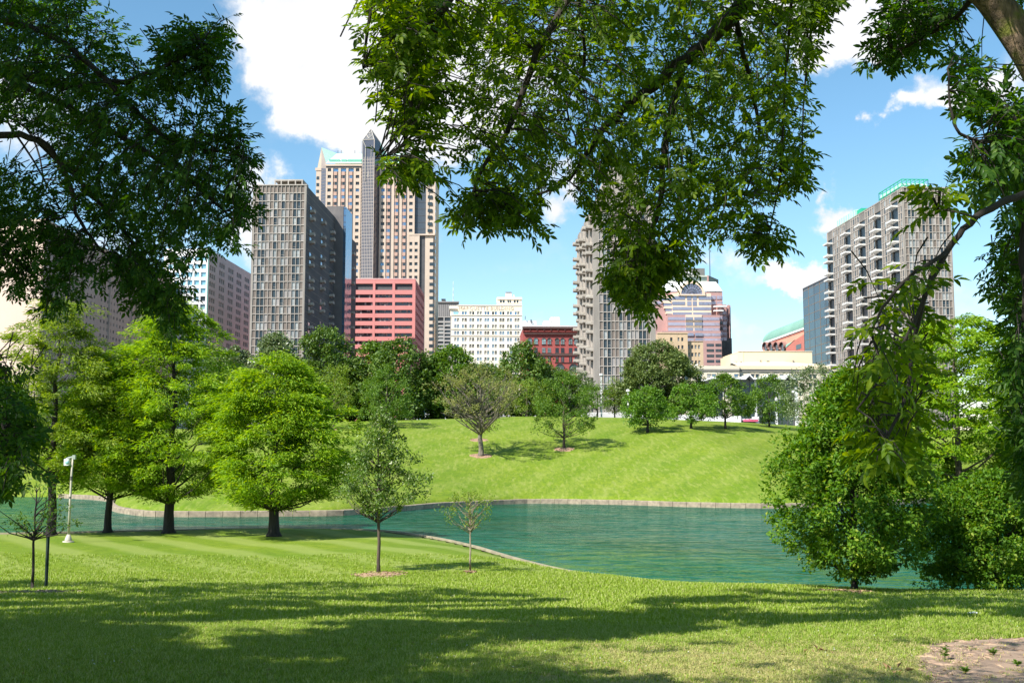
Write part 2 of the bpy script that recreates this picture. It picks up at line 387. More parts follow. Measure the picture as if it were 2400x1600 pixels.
kb = thing('pond_kerb', 'thin pale concrete kerb edging the near lawn where it meets the pond', 'kerb', (0, 0, 0))
nl = crom(near[:16], False, 14)
T = np.gradient(nl, axis=0); T /= np.linalg.norm(T, axis=1)[:, None]; N2 = np.stack([-T[:, 1], T[:, 0]], 1)
prof = [(-.09, -3.30), (-.08, -3.20), (.08, -3.20), (.10, -4.4)]
V = np.concatenate([np.column_stack([nl + N2*w_, np.full(len(nl), z_)]) for w_, z_ in prof]); m_ = len(nl)
F_ = [(k*m_+j, k*m_+j+1, (k+1)*m_+j+1, (k+1)*m_+j) for k in range(3) for j in range(m_-1)]
link('kerb_edge', MB().add(V, F_).mesh('kerb_edge', conc2), kb)
# ------------------------------------------------------------------ buildings
GZ = 5.2
CUBES = {}
def cube(m):
    if m.name not in CUBES:
        CUBES[m.name] = MB().box(-.5, .5, -.5, .5, -.5, .5).mesh('block_' + m.name, m)
    return CUBES[m.name]
class Bld:
    """a building standing on its near left (or near right) ground corner; pieces are given in metres in its own frame,
    X/Z/U turn sight lines of the survey photo into those metres"""
    def __init__(s, name, label, cat, px0, px1, D, rot=2.1, group=None, anchor='left', pym=750):
        s.r = R(rot); s.D = D
        s.dx = Vector((math.cos(s.r), math.sin(s.r), 0)); s.dy = Vector((-math.sin(s.r), math.cos(s.r), 0))
        p0 = at(px0, pym, D)
        if anchor == 'left': s.o = Vector((p0.x, p0.y, GZ))
        else:
            p1 = at(px1, pym, D); q = Vector((p1.x, p1.y, GZ)); s.o = q
            s.o = q + s.dx*s._solve(q, s.dx, px0, pym)
        s.W = s.X(px1) if anchor == 'left' else (q - s.o).length
        s.root = thing(name, label, cat, s.o, s.r, group)
        s.P = {}
    def _solve(s, P, d, px, pym=750):
        # distance along d from P at which the sight line px is met
        v = (CY-pym)/FPX; f = CT - v*ST; k = (px-CX)/FPX/f
        return (k*P.y - P.x)/(d.x - k*d.y)
    def X(s, px, dep=0, pym=750): return s._solve(s.o + s.dy*dep, s.dx, px, pym)
    def U(s, px, x=None, pym=750): return s._solve(s.o + s.dx*(s.W if x is None else x), s.dy, px, pym)
    def Z(s, py, dep=0, x=0):
        P = s.o + s.dx*x + s.dy*dep; return at(1200, py, P.y).z - GZ
    def p(s, name, m, x0, x1, y0, y1, z0, z1):
        if x1 < x0: x0, x1 = x1, x0
        if y1 < y0: y0, y1 = y1, y0
        if z1 < z0: z0, z1 = z1, z0
        if x1-x0 < .01 or z1-z0 < .01 or y1-y0 < .005: return
        s.P.setdefault(name, []).append((m, x0, x1, y0, y1, z0, z1))
    def f(s, face, name, m, u0, u1, d0, d1, z0, z1, off=0):
        """piece on a facade: u along it, d depth into the building"""
        if face == 'front': s.p(name, m, u0, u1, off+d0, off+d1, z0, z1)
        elif face == 'left': s.p(name, m, off+d0, off+d1, u0, u1, z0, z1)
        else: s.p(name, m, s.W-off-d1, s.W-off-d0, u0, u1, z0, z1)
    def part(s, name, mesh, loc=(0, 0, 0), rot=None, kind=None, label=None, scale=None):
        return link(name, mesh, s.root, loc, rot, kind=kind, label=label, scale=scale)
    def finish(s, limit=300):
        for name, L in s.P.items():
            L.sort(key=lambda q: -(q[2]-q[1]+q[4]-q[3])*(q[6]-q[5]))
            for (m, x0, x1, y0, y1, z0, z1) in L[:limit]:
                link(name, cube(m), s.root, ((x0+x1)/2, (y0+y1)/2, (z0+z1)/2), scale=(x1-x0, y1-y0, z1-z0))
            if len(L) > limit:
                ms = []; mb = MB()
                for q in L[limit:]:
                    if q[0] not in ms: ms.append(q[0])
                    mb.box(*q[1:], m=ms.index(q[0]))
                link(name, mb.mesh(name+'_rest', ms), s.root, kind='stuff')
def punched(B, face, us, zs, u0, u1, z0, z1, wall, win, dep=.35, off=0, pier='pier', sp='spandrel', wn='window', frame=None, split=0):
    """wall skin made of piers and spandrels standing proud of the glass; win may be a material or f(i, j)"""
    us = sorted(us); e = u0
    for a, b_ in us:
        B.f(face, pier, wall, e, a, 0, dep, z0, z1, off); e = b_
    B.f(face, pier, wall, e, u1, 0, dep, z0, z1, off)
    zs = sorted(zs)
    for i_, (a, b_) in enumerate(us):
        e = z0
        for j, (c, d) in enumerate(zs):
            B.f(face, sp, wall, a, b_, .03, dep, e, c, off); e = d
            m = win(i_, j) if callable(win) else win
            if m is None: continue
            B.f(face, wn, m, a, b_, dep-.06, dep, c, d, off)
            if split and frame:
                for k in range(1, split):
                    q = a + (b_-a)*k/split; B.f(face, 'window_frame', frame, q-.06, q+.06, dep-.14, dep-.06, c, d, off)
        B.f(face, sp, wall, a, b_, .03, dep, e, z1, off)

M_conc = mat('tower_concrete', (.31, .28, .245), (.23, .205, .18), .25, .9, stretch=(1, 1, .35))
M_mull = mat('mullion_concrete', (.44, .395, .35), (.34, .305, .27), .8, .85)
M_conc_d = mat('dark_shaded_concrete', (.105, .105, .105), (.07, .072, .075), .12, .9)  # tower concrete darkened to carry the shade of the side walls
M_panel = mat('taupe_panel', (.205, .17, .145), (.16, .13, .11), .4, .8, rnd=.12)
M_panel2 = mat('pale_taupe_panel', (.32, .30, .285), (.26, .24, .23), .4, .8, rnd=.1)
G_dark = glass('dark_glass', (.035, .055, .07), rough=.3, metal=.0)
G_curt = glass('curtained_glass', (.36, .375, .37), (.22, .24, .245), rough=.3, metal=.0)
G_blue = glass('blue_glass', (.20, .33, .46), (.12, .2, .3), metal=.6)
G_cyan = glass('cyan_glass', (.30, .52, .60), (.22, .42, .5), metal=.3)
M_white = mat('white_paint', (.80, .80, .78), (.72, .72, .70), .8, .7)
M_offw = mat('white_balcony', (.78, .77, .74), (.66, .64, .60), 1.2, .7, rnd=.06)
M_balc = mat('balcony_concrete', (.47, .43, .375), (.33, .30, .26), 1.2, .85, rnd=.1)
M_roof = mat('roof_gravel', (.25, .24, .23), (.18, .17, .17), 2, .95)

def balcony_mesh(m, L=3.2, P=2.1, ph=.85):
    """slab with an upturned, flared parapet: local x along the wall, y outward"""
    mb = MB()
    b0, b1 = -.35, .12
    V = [(-L/2, 0, b0+.2), (L/2, 0, b0+.2), (L/2, P, b0+.32), (-L/2, P, b0+.32), (-L/2, 0, b1+.1), (L/2, 0, b1+.1), (L/2, P, b1+.1), (-L/2, P, b1+.1)]
    F_ = [(3, 2, 1, 0), (4, 5, 6, 7), (0, 1, 5, 4), (1, 2, 6, 5), (2, 3, 7, 6), (3, 0, 4, 7)]
    mb.add(V, F_)
    mb.box(-L/2-.05, L/2+.05, P-.12, P+.06, .2, ph); mb.box(-L/2-.05, -L/2+.09, .0, P-.12, .2, ph); mb.box(L/2-.09, L/2+.05, .0, P-.12, .2, ph)
    for k in range(4): mb.box(-L/2+.2+k*(L-.4)/3-.03, -L/2+.2+k*(L-.4)/3+.03, P-.02, P+.02, ph, ph+.28)
    mb.box(-L/2, L/2, P-.03, P+.03, ph+.28, ph+.33)
    return mb.mesh('balcony', m)
def grid_tower(B, pattern, top_py, row0, dpy, nrows, mull_in=(0, 0), toprow=True, ew=1.6, curt=.6):
    """front of a slab tower: cast mullions and floor slabs, window or panel in each bay"""
    W_, n_ = B.W, len(pattern)
    zt = B.Z(top_py); a = ew*.4; bw = (W_-2*a)/n_
    zrow = lambda k: B.Z(row0 + dpy*k)
    zb = zrow(nrows)
    B.p('corner_pier', M_conc, 0, a, -.32, .6, 0, zt); B.p('corner_pier', M_conc, W_-a, W_, -.32, .6, 0, zt)
    for k in range(n_+1):
        x = a + bw*k; B.p('mullion', M_mull, x-.075, x+.075, -.36, .2, zb, zt-.12)
    for k in range(nrows+1):
        z = zrow(k); B.p('floor_slab', M_mull, a, W_-a, -.30, .2, z-.13, z+.13)
    B.p('top_rail', M_mull, -.1, W_+.1, -.45, .5, zt-.12, zt+.25)
    for i_ in range(n_):
        x0 = a+bw*i_+.075; x1 = a+bw*(i_+1)-.075
        B.p('parapet_panel', M_panel, x0, x1, -.05, .1, zrow(0)+.13, zt-.12)
        for k in range(nrows):
            z1 = zrow(k)-.13; z0 = zrow(k+1)+.13
            if pattern[i_] == 'G':
                r_ = random.random()
                if r_ < curt:
                    B.p('window', G_dark if random.random() < .3 else G_curt, x0, x1, .0, .1, z0, z1)
                    B.p('window_rail', M_mull, x0, x1, -.05, 0, z0+.75, z0+.83)
                else: B.p('window', G_dark, x0, x1, .0, .1, z0, z1)
            else: B.p('wall_panel', M_panel if random.random() < .75 else M_panel2, x0, x1, -.08, .1, z0, z1)
    return a, bw
PAT = 'PGGPPGPGPPGGP'

# --- left slab tower
B = Bld('apartment_tower', 'grey concrete tower with gridded front and shaded balconied side, left of the gabled skyscraper', 'tower', 586, 713, 370, rot=-1.6, anchor='right', group='concrete slab apartment towers')
zt = B.Z(435); dp = B.U(781); 
B.p('tower_body', M_conc, .05, B.W-.6, .2, dp, 0, zt-.05)
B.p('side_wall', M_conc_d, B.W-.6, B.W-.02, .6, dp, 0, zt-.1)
grid_tower(B, PAT, 435, 453, 18.85, 23)
zt2 = zt + (435-416)*.148
B.p('rooftop_slab', M_mull, B.X(631), B.X(699), 3, 12, zt+2.4, zt+2.9)
for q in (632, 647, 664, 681, 697): B.p('rooftop_post', M_mull, B.X(q)-.2, B.X(q)+.2, 3, 3.5, zt, zt+2.4)
B.p('rooftop_room', M_conc, B.X(634), B.X(697), 6, 12, zt, zt+2.2)
B.p('rooftop_post', M_conc, B.X(697), B.X(699), 3.6, 12, zt, zt+2.4)
bm_ = balcony_mesh(M_balc, 3.0, 1.5)
fl = 18.85*370/2500
for c_, (q, ph) in enumerate(((.14, 0), (.52, 1), (.86, 0))):
    u = dp*q
    for k in range(2, 22):
        if k % 3 == (0 if ph else 1): continue
        z = zt - fl*(k+1)
        B.part('balcony', bm_, (B.W, u, z), (0, 0, -math.pi/2))
        B.p('balcony_door', G_blue if random.random() < .5 else G_dark, B.W-.05, B.W+.03, u-1.2, u+1.4, z+.3, z+2.2)
for k in range(24): B.p('side_floor_joint', M_conc, B.W-.03, B.W+.02, .6, dp, zt-fl*(k+1)-.06, zt-fl*(k+1)+.06)
for k in range(3, 22):
    if k % 3 != 1: B.part('balcony', bm_, (0, dp*.25, zt-fl*(k+1)), (0, 0, math.pi/2))
# darker stair core behind it with a blue glazed edge
B.p('stair_core', mat('stair_core_brick', (.17, .155, .15), (.13, .12, .12), .3, .9), B.W-3.4, B.X(801, dp), dp, dp+14, 0, B.Z(484, dp))
xc = B.X(801, dp)
B.p('core_glazing', G_blue, xc, B.X(807, dp), dp+.2, dp+14, 0, B.Z(486, dp))
for k in range(26): B.p('core_floor_line', M_conc_d, xc-.02, B.X(807, dp)+.05, dp+.1, dp+.2, B.Z(490, dp)-k*fl, B.Z(490, dp)-k*fl+.2)
B.p('rear_block', M_conc_d, B.X(780, dp+14), B.X(813, dp+14), dp+14, dp+34, 0, B.Z(550, dp+14))
for k in range(7): B.part('balcony', bm_, (B.X(813, dp+14), dp+22, B.Z(590+k*2*17.5, dp+14)), (0, 0, -math.pi/2))
B.finish()

# --- centre slab tower
B = Bld('apartment_tower', 'grey apartment tower with stacked concrete balconies, half hidden behind the middle hanging leaves', 'tower', 1392, 1536, 339, group='concrete slab apartment towers')
zt = B.Z(478); dp = B.U(1349, 0)
B.p('tower_body', M_conc, .62, B.W-.1, .2, dp, 0, zt-.05)
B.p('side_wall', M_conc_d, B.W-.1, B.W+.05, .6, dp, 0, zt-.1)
a, bw = grid_tower(B, PAT, 478, 499, 21.1, 20, ew=4.2, curt=.85)
B.p('entrance_floor_wall', M_conc, a, B.W-a, .02, .2, 0, B.Z(499+21.1*20)-.1)
# penthouse with sloping side
zp = B.Z(380); V = [(1.0, 4, zt), (B.W-1, 4, zt), (B.W-1, 22, zt), (1.0, 22, zt), (6, 6, zp), (B.W-5, 6, zp), (B.W-5, 20, zp), (6, 20, zp)]
B.part('penthouse_roof', MB().add(V, [(0, 1, 5, 4), (1, 2, 6, 5), (2, 3, 7, 6), (3, 0, 4, 7), (4, 5, 6, 7)]).mesh('penthouse_roof', M_conc))
fl = 21.1*339/2500
bm_ = balcony_mesh(M_balc, 3.6, 2.0)
nb = 5
for c_ in range(nb):
    u = dp*(.07 + .9*c_/(nb-.0))
    B.p('side_bay_wall', M_conc, .0, .62, u-dp*.09+2.0, u+dp*.09-1.9, 0, zt-.2)
    B.p('balcony_recess', G_dark, .5, .6, u-2.0, u+2.0, 0, zt-3)
    B.p('balcony_fin', M_mull, -.5, .5, u+.9, u+1.3, 0, zt-2)
    for k in range(1, 23):
        if (k + c_) % 3 == 0: continue
        B.part('balcony', bm_, (0.0, u, zt - fl*(k+.55) - (c_ % 2)*fl*.35), (0, 0, math.pi/2))
for k in range(2, 22):
    if k % 3: B.part('balcony', bm_, (B.W+.05, dp*.3, zt-fl*(k+1)), (0, 0, -math.pi/2))
B.finish()

# --- right slab tower
B = Bld('apartment_tower', 'concrete apartment tower at the right with white balconies and green frames on its roof', 'tower', 2124, 2238, 402, group='concrete slab apartment towers')
zt = B.Z(440); dp = B.U(1944, 0)
B.p('tower_body', M_conc, .5, B.W-.1, .2, dp, 0, zt-.05)
a, bw = grid_tower(B, PAT, 440, 456, 17.6, 25, ew=1.6, curt=.75)
B.p('side_cap', M_conc, -.02, .5, 0, dp, zt-.5, zt)
fl = 17.35*402/2500
bm_ = balcony_mesh(M_offw, 6.4, 2.4, .55)
ncol = 5; cw = dp/ncol
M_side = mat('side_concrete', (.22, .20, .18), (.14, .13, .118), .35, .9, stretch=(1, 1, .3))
for c_ in range(ncol):
    uc = cw*(c_+.42) if c_ < 4 else dp-4.2
    # recessed loggia with balcony stack; wall strips either side
    B.p('loggia_glazing', G_dark, .45, .5, uc-3.7, uc+3.4, 0, zt-4)
    k = 0
    for q in range(1, 27):
        if (q % 3) == 2: continue
        B.part('balcony', bm_, (0.0, uc, zt - 1.2 - fl*(q+.9)), (0, 0, math.pi/2))
edges = [0]
for c_ in range(ncol):
    uc = cw*(c_+.42) if c_ < 4 else dp-4.2
    edges += [uc-3.7, uc+3.4]
edges.append(dp)
for e_ in range(0, len(edges), 2):
    u0, u1 = edges[e_], edges[e_+1]
    if u1-u0 < .5: continue
    B.p('side_wall_strip', M_side, 0.05, .5, u0, u1, 0, zt-.5)
    nmu = max(2, int((u1-u0)/2.2))
    for q in range(nmu+1):
        u = u0 + (u1-u0)*q/nmu; B.p('side_mullion', M_mull, -.14, .06, u-.10, u+.10, 0, zt-.5)
    for q in range(26):
        z = zt-1.2-fl*q
        B.p('side_slab', M_mull, -.1, .06, u0, u1, z-.12, z+.12)
        for r_ in range(nmu):
            if (r_ + q*0) % 2 == 0:
                uu = u0+(u1-u0)*(r_+.15)/nmu
                B.p('side_window', G_dark if random.random() < .6 else G_curt, -.0, .055, uu, uu+(u1-u0)*.5/nmu, z-fl+.5, z-.3)
for c_ in range(ncol):
    uc = cw*(c_+.42) if c_ < 4 else dp-4.2
    B.p('loggia_head', M_side, .1, .5, uc-3.7, uc+3.4, zt-4, zt-.5)
bm2 = balcony_mesh(M_offw, 3.6, 1.8)
for k in range(2, 22):
    if k % 3: B.part('balcony', bm2, (B.W-.1, dp*.12, zt-fl*(k+2.5)), (0, 0, -math.pi/2))
M_green = mat('green_steel', (.02, .42, .25), (.02, .34, .20), 1, .6)
M_pgreen = mat('pale_green_screen', (.48, .70, .62), (.40, .62, .55), .5, .6)
x0, x1, y0, y1 = 0.6, B.X(2190), .8, 24
z1 = B.Z(418)
for x in (x0, x1):
    for t in range(7):
        y = y0+(y1-y0)*t/6; B.p('roof_frame_post', M_green, x-.12, x+.12, y-.12, y+.12, zt, z1)
    B.p('roof_frame_rail', M_green, x-.15, x+.15, y0, y1, z1-.3, z1); B.p('roof_frame_rail', M_green, x-.1, x+.1, y0, y1, zt+.9, zt+1.1)
for t in range(7):
    x = x0+(x1-x0)*t/6
    for y in (y0, y1): B.p('roof_frame_post', M_green, x-.12, x+.12, y-.12, y+.12, zt, z1)
    B.p('roof_frame_beam', M_green, x-.1, x+.1, y0, y1, z1-.28, z1-.05)
for y in (y0, y1): B.p('roof_frame_rail', M_green, x0, x1, y-.15, y+.15, z1-.3, z1); B.p('roof_frame_rail', M_green, x0, x1, y-.1, y+.1, zt+.9, zt+1.1)
B.p('roof_screen', M_pgreen, x0+.2, x1-.2, y0+1.6, y1-1, zt, zt+2.4)
B.p('roof_screen', M_white, x0+(x1-x0)*.5, x1-.3, y0+.3, y0+.5, zt, zt+1.6)
u0, u1 = B.U(2006, 2.0, 500), B.U(1962, 2.0, 500)
B.p('plant_screen', M_pgreen, 2.0, 10, u0, u1, zt-.5, zt+3.8)
for q in range(9): B.p('screen_post', M_green, 1.93, 2.0, u0+(u1-u0)*q/8-.08, u0+(u1-u0)*q/8+.08, zt-.4, zt+3.8)
B.p('plant_room', M_green, 2.4, 9, u0-5.5, u0-.2, zt-.5, zt+3.2)
B.finish()

# --- tall gabled skyscraper
M_beige = mat('beige_granite', (.56, .45, .36), (.49, .39, .31), .08, .8)
M_rose = mat('rose_granite', (.50, .33, .26), (.43, .28, .22), .3, .8)
M_dstrip = mat('dark_stone', (.085, .08, .085), (.06, .058, .062), .3, .5)
M_copper = mat('pale_copper_roof', (.50, .72, .60), (.42, .64, .53), .05, .6)
M_cgreen = mat('green_gutter', (.16, .45, .34), (.12, .38, .29), .3, .6)
G_bay = glass('bay_glass', (.20, .19, .21), (.12, .115, .13), metal=.45)
M_bframe = mat('bay_mullion', (.42, .36, .32), (.36, .31, .28), .4, .6)
B = Bld('skyscraper', 'tallest beige skyscraper with pale green gabled roof and pointed dark glass central bay', 'skyscraper', 758, 969, 600, rot=0)
ppz = lambda y: B.Z(y)
zt = B.Z(387); dpt = 38
B.p('tower_body', M_beige, .4, B.X(969), 1.0, dpt, 0, zt-1); B.p('rear_body', M_beige, B.X(969), B.X(1016), 5.2, dpt, 0, zt-3)
ZS = []; k = 0
while 398 + 15.75*k < 700:
    ZS.append((ppz(398+15.75*k+4.0), ppz(398+15.75*k-3.4))); k += 1
zlow = ppz(700)
def bays(xa, xb, sq, bay):
    """square windows and window bays with rose panels and dark strips between beige piers"""
    us = sorted([(B.X(c-4.1), B.X(c+4.1), 's') for c in sq] + [(B.X(c-6.3), B.X(c+6.3), 'b') for c in bay])
    e = B.X(xa)
    for a_, b2, t in us:
        B.p('pier', M_beige, e, a_, .0, 1.0, zlow, zt-.6); e = b2
    B.p('pier', M_beige, e, B.X(xb), .0, 1.0, zlow, zt-.6)
    for a_, b2, t in us:
        zz = zt-.6
        for j, (z0, z1) in enumerate(ZS):
            if t == 's' or j == 0: B.p('spandrel', M_beige, a_, b2, .05, 1.0, z1, zz)
            else: B.p('spandrel', M_rose, a_, b2-(b2-a_)*.28, .35, 1.0, z1, zz)
            B.p('window', G_dark if random.random() < .75 else G_blue, a_, b2-((b2-a_)*.28 if t == 'b' and j else 0), .6, .9, z0, z1)
            if t == 'b' and j: B.p('window_frame', M_rose, a_+(b2-a_)*.2-.15, a_+(b2-a_)*.2+.15, .5, .6, z0, z1)
            if t == 's': B.p('window_frame', M_dstrip, (a_+b2)/2-.1, (a_+b2)/2+.1, .5, .6, z0, z1)
            zz = z0
        B.p('spandrel', M_beige, a_, b2, .05, 1.0, zlow-1, zz)
        if t == 'b': B.p('dark_strip', M_dstrip, b2-(b2-a_)*.28, b2, .55, .95, zlow, ZS[1][1])
bays(758, 841.5, (766, 833), (781, 799.5, 817.5))
bays(885.5, 969.5, (894, 960.5), (908, 927, 945.5))
B.p('cornice', M_beige, -.3, B.X(969.5)+.2, -.5, 1.0, zt-.6, zt+.5)
B.p('cornice_shadow_strip', M_dstrip, 0, B.X(969), -.1, 1.0, zt-1.6, zt-.6)  # dark strip painted in as the shade beneath the cornice
# dark recess and right edge strip
xr0, xr1, xr2 = B.X(969.5), B.X(996), B.X(1018)
B.p('glass_recess', mat('slate_glass', (.085, .10, .12), (.065, .08, .10), .1, .35, metal=.3), xr0, xr1, 1.6, 4, ppz(552), zt-2)
B.p('recess_upper_gable', M_dstrip, xr0, xr1, 2.6, 8, zt-2, ppz(372))
for q in range(10): B.p('recess_line', M_dstrip, xr0, xr1, 1.5, 1.6, ppz(410+q*15.75), ppz(410+q*15.75)+.25)
B.p('edge_pier', M_beige, xr1, xr1+1.6, .6, 3, ppz(552), zt-3); B.p('edge_pier', M_beige, xr2-3.6, xr2, 1.0, 5, zlow-30, zt-6)
B.p('edge_wall', M_beige, xr1+1.6, xr2-3.6, 1.4, 3, zlow-30, zt-4)
for j, (z0, z1) in enumerate(ZS):
    B.p('edge_window', G_dark, xr1+1.0, xr1+3.6, .5 if j < 10 else 1.2, 1.4, z0, z1)
    B.p('corner_glazing', G_blue, xr2-.1, xr2+.06, 1.3, 5, z0, z1)
# lower wider block: two columns of square windows, dark slot, beige strip
xl0, xl1, xl2 = B.X(957), B.X(982), B.X(995)
zl = ppz(552)
cols = [(B.X(961.5-3.4), B.X(961.5+3.4)), (B.X(974-3.6), B.X(974+3.6))]
zs2 = [(a_, b2) for a_, b2 in ZS if b2 < zl-1]
punched(B, 'front', cols, zs2, xl0, xl1, zlow-40, zl, M_beige, lambda i_, j: G_dark, dep=.6, off=-.75)
B.p('lower_ledge', M_beige, xl0, xr2, -.9, 1.2, zl, zl+.8)
B.p('lower_slot', M_dstrip, xl1, xl2, .4, 1.2, zlow-60, zl)
B.p('lower_wall', M_beige, xl2, xr2-1, .1, 1.4, zlow-60, zl-.2)
for j, (z0, z1) in enumerate(zs2): B.p('edge_window', G_dark, xl2+2.6, xl2+5.4, 0, .1, z0, z1)
for j in range(8):
    z = ppz(712+15.75*j); B.p('edge_window', G_dark, xl2+2.6, xl2+5.4, 0, .1, z-1.8, z)
B.p('base_wall', M_beige, 0, xl0, .3, 1.2, 0, zlow+.5)
# central bay: glass prism with pyramid top
xb0, xb1 = B.X(841.5), B.X(885.5); xm = B.X(874); zb1 = ppz(332); za = ppz(301)
bay = [(xb0, .8), (xb0+1.2, -3.2), (xm, -4.2), (xb1, .8)]
V = []; 
for z in (zlow, zb1): V += [(x, y, z) for x, y in bay]
B.part('glass_bay', MB().add(V, [(0, 1, 5, 4), (1, 2, 6, 5), (2, 3, 7, 6)]).mesh('glass_bay', [G_bay]))
xa = B.X(863)
V = [(x, y, zb1) for x, y in bay] + [(xa, 6, za+.5), (xa, -1.0, za)]
V = [(xb0, .8, zb1), (xb0+1.2, -3.2, zb1), (xm, -4.2, zb1), (xb1, .8, zb1), (xb1, 9, zb1-6), (xb0, 9, zb1), (xa, 1.2, za)]
B.part('bay_pyramid', MB().add(V, [(0, 1, 6), (1, 2, 6), (2, 3, 6), (3, 4, 6), (4, 5, 6), (5, 0, 6)]).mesh('bay_pyramid', [mat('spire_glass', (.16, .16, .165), (.12, .12, .125), .2, .35, metal=.4)]))
V = [(xb1, .8, zb1), (xb1, 9, zb1-6), (xb1+5.5, 9, ppz(375)), (xb1+3, 1.2, ppz(375)), (xb1, .8, ppz(387)), (xb1+3, 1.2, ppz(387))]
B.part('bay_flank_roof', MB().add(V, [(0, 1, 2, 3), (0, 3, 5, 4)]).mesh('bay_flank_roof', [M_copper]))
zr = zlow
lns = MB(); 
for j in range(43):
    z = zlow + (ppz(378)-zlow)*j/42
    for (xa_, ya_), (xb_, yb_) in zip(bay[:2], bay[1:3]):
        d_ = .07
        lns.add([(xa_, ya_-d_, z-.14), (xb_, yb_-d_, z-.14), (xb_, yb_-d_, z+.14), (xa_, ya_-d_, z+.14), (xa_, ya_+.0, z-.14), (xb_, yb_+.0, z-.14), (xb_, yb_+.0, z+.14), (xa_, ya_+.0, z+.14)], [(0, 1, 2, 3), (4, 7, 6, 5), (0, 4, 5, 1), (3, 2, 6, 7)])
B.part('bay_transom', lns.mesh('bay_transom', M_bframe), kind='stuff')
lns = MB()
for j in range(8):
    t = j/7; x = bay[1][0]+(bay[2][0]-bay[1][0])*t; y = bay[1][1]+(bay[2][1]-bay[1][1])*t
    lns.box(x-.13, x+.13, y-.16, y+.02, zlow, ppz(372 if 0 < j < 7 else 334))
lns.box(bay[2][0]-.2, bay[2][0]+.25, bay[2][1]-.25, bay[2][1]+.1, zlow, zb1)
B.part('bay_mullion', lns.mesh('bay_mullion', M_bframe), kind='stuff')
M_frm = mat('spire_frame', (.45, .42, .38), (.40, .37, .33), 1, .5)
def bar(a_, b2, r_=.22): return MB().tube([a_, b2], r_, 5).mesh('spire_rib', M_frm)
c1 = Vector((bay[1][0], bay[1][1]-.1, zb1)); c2 = Vector((bay[2][0], bay[2][1]-.1, zb1)); ap = Vector((xa, 1.0, za))
md = (c1+c2)/2
for a_, b2 in ((c1, ap), (c2, ap), (Vector((xb0, .7, zb1)), ap), (Vector((xb1, .7, zb1)), ap), (c1, c2), (md+Vector((-1.6, 0, -24)), md+Vector((-1.6, 0, -4))), (md+Vector((1.6, 0, -24)), md+Vector((1.6, 0, -4))),
               (md+Vector((-1.6, 0, -4)), md+Vector((-3.4, 0, 0))), (md+Vector((1.6, 0, -4)), md+Vector((3.4, 0, 0))), (md+Vector((0, -.1, -22)), md+(ap-md)*.5), (c1+(ap-c1)*.45, md+(ap-md)*.12), (c2+(ap-c2)*.45, md+(ap-md)*.12), (c1+(ap-c1)*.7, md+(ap-md)*.6), (c2+(ap-c2)*.7, md+(ap-md)*.6)):
    B.part('spire_rib', bar(a_, b2))
# roofs: long ridge roof both sides, cross gable at the left end
ze, zrg = ppz(383), ppz(349)
V = [(B.X(757), -.2, ze), (xb0, -.2, ze), (xb0, 9.5, zrg), (B.X(776), 9.5, zrg), (xb0, 26, ze), (B.X(757), 26, ze)]
B.part('roof', MB().add(V, [(0, 1, 2, 3), (3, 2, 4, 5)]).mesh('roof', M_copper))
V = [(xb1, -.2, ze), (B.X(972), -.2, ze), (B.X(985), 9.5, zrg), (xb1, 9.5, zrg), (xb1, 26, ze), (B.X(985), 26, ze)]
B.part('roof', MB().add(V, [(0, 1, 2, 3), (3, 2, 5, 4)]).mesh('roof', M_copper))
for a_, b2 in ((764, 790), (793, 806), (808, 841), (888, 920), (923, 960)): B.p('roof_gutter', M_cgreen, B.X(a_), B.X(b2), 1.0, 2.2, ppz(377), ppz(372.5))
for q in (779, 787, 820): B.p('roof_rod', M_dstrip, B.X(q)-.12, B.X(q)+.12, 9.3, 9.6, zrg-.5, zrg+1.8)
# left corner: gable wedge, glass chamfer, edge pier
x0, x1, x2 = B.X(732), B.X(744.5), B.X(758); zg = ppz(341); zk = ppz(391)
V = [(x0, 6, zk), (x1, 3, zk), (x2, .5, zk-1), (x1-.3, 4, zg), (x2+4.6, 9.5, zrg), (x2, .2, ze)]
gab = MB().add([V[0], V[1], V[3]], [(0, 1, 2)], 0).add([V[1], (V[2][0], V[2][1], zk-1), (V[5][0], V[5][1], ze-.3), V[3]], [(0, 1, 2, 3)], 1)
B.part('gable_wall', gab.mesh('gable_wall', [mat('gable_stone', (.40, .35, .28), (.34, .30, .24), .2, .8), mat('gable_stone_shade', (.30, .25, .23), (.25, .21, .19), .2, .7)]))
B.part('gable_roof', MB().add([V[3], V[5], V[4]], [(0, 1, 2)]).mesh('gable_roof', M_copper))
V = [(x1, 3, zlow), (x2, .5, zlow), (x2, .5, zk), (x1, 3, zk)]
B.part('chamfer_glazing', MB().add(V, [(0, 1, 2, 3)]).mesh('chamfer_glazing', G_bay))
for j in range(36):
    z = ppz(398+15.75*j*.5)
    B.part('chamfer_transom', MB().tube([(x1, 2.95, z), (x2, .45, z)], .12, 4).mesh('chamfer_transom', M_bframe))
B.p('corner_block', M_beige, x0, x1, 3.2, 20, 0, zk)
B.p('corner_cornice', M_beige, x0-.5, x1, 2.9, 3.2, zk-1.4, zk+.2)
for j, (z0, z1) in enumerate(ZS[1:], 1): B.p('corner_window', G_dark, B.X(735.5, 3), B.X(742, 3), 3.12, 3.25, z0, z1)
B.finish()

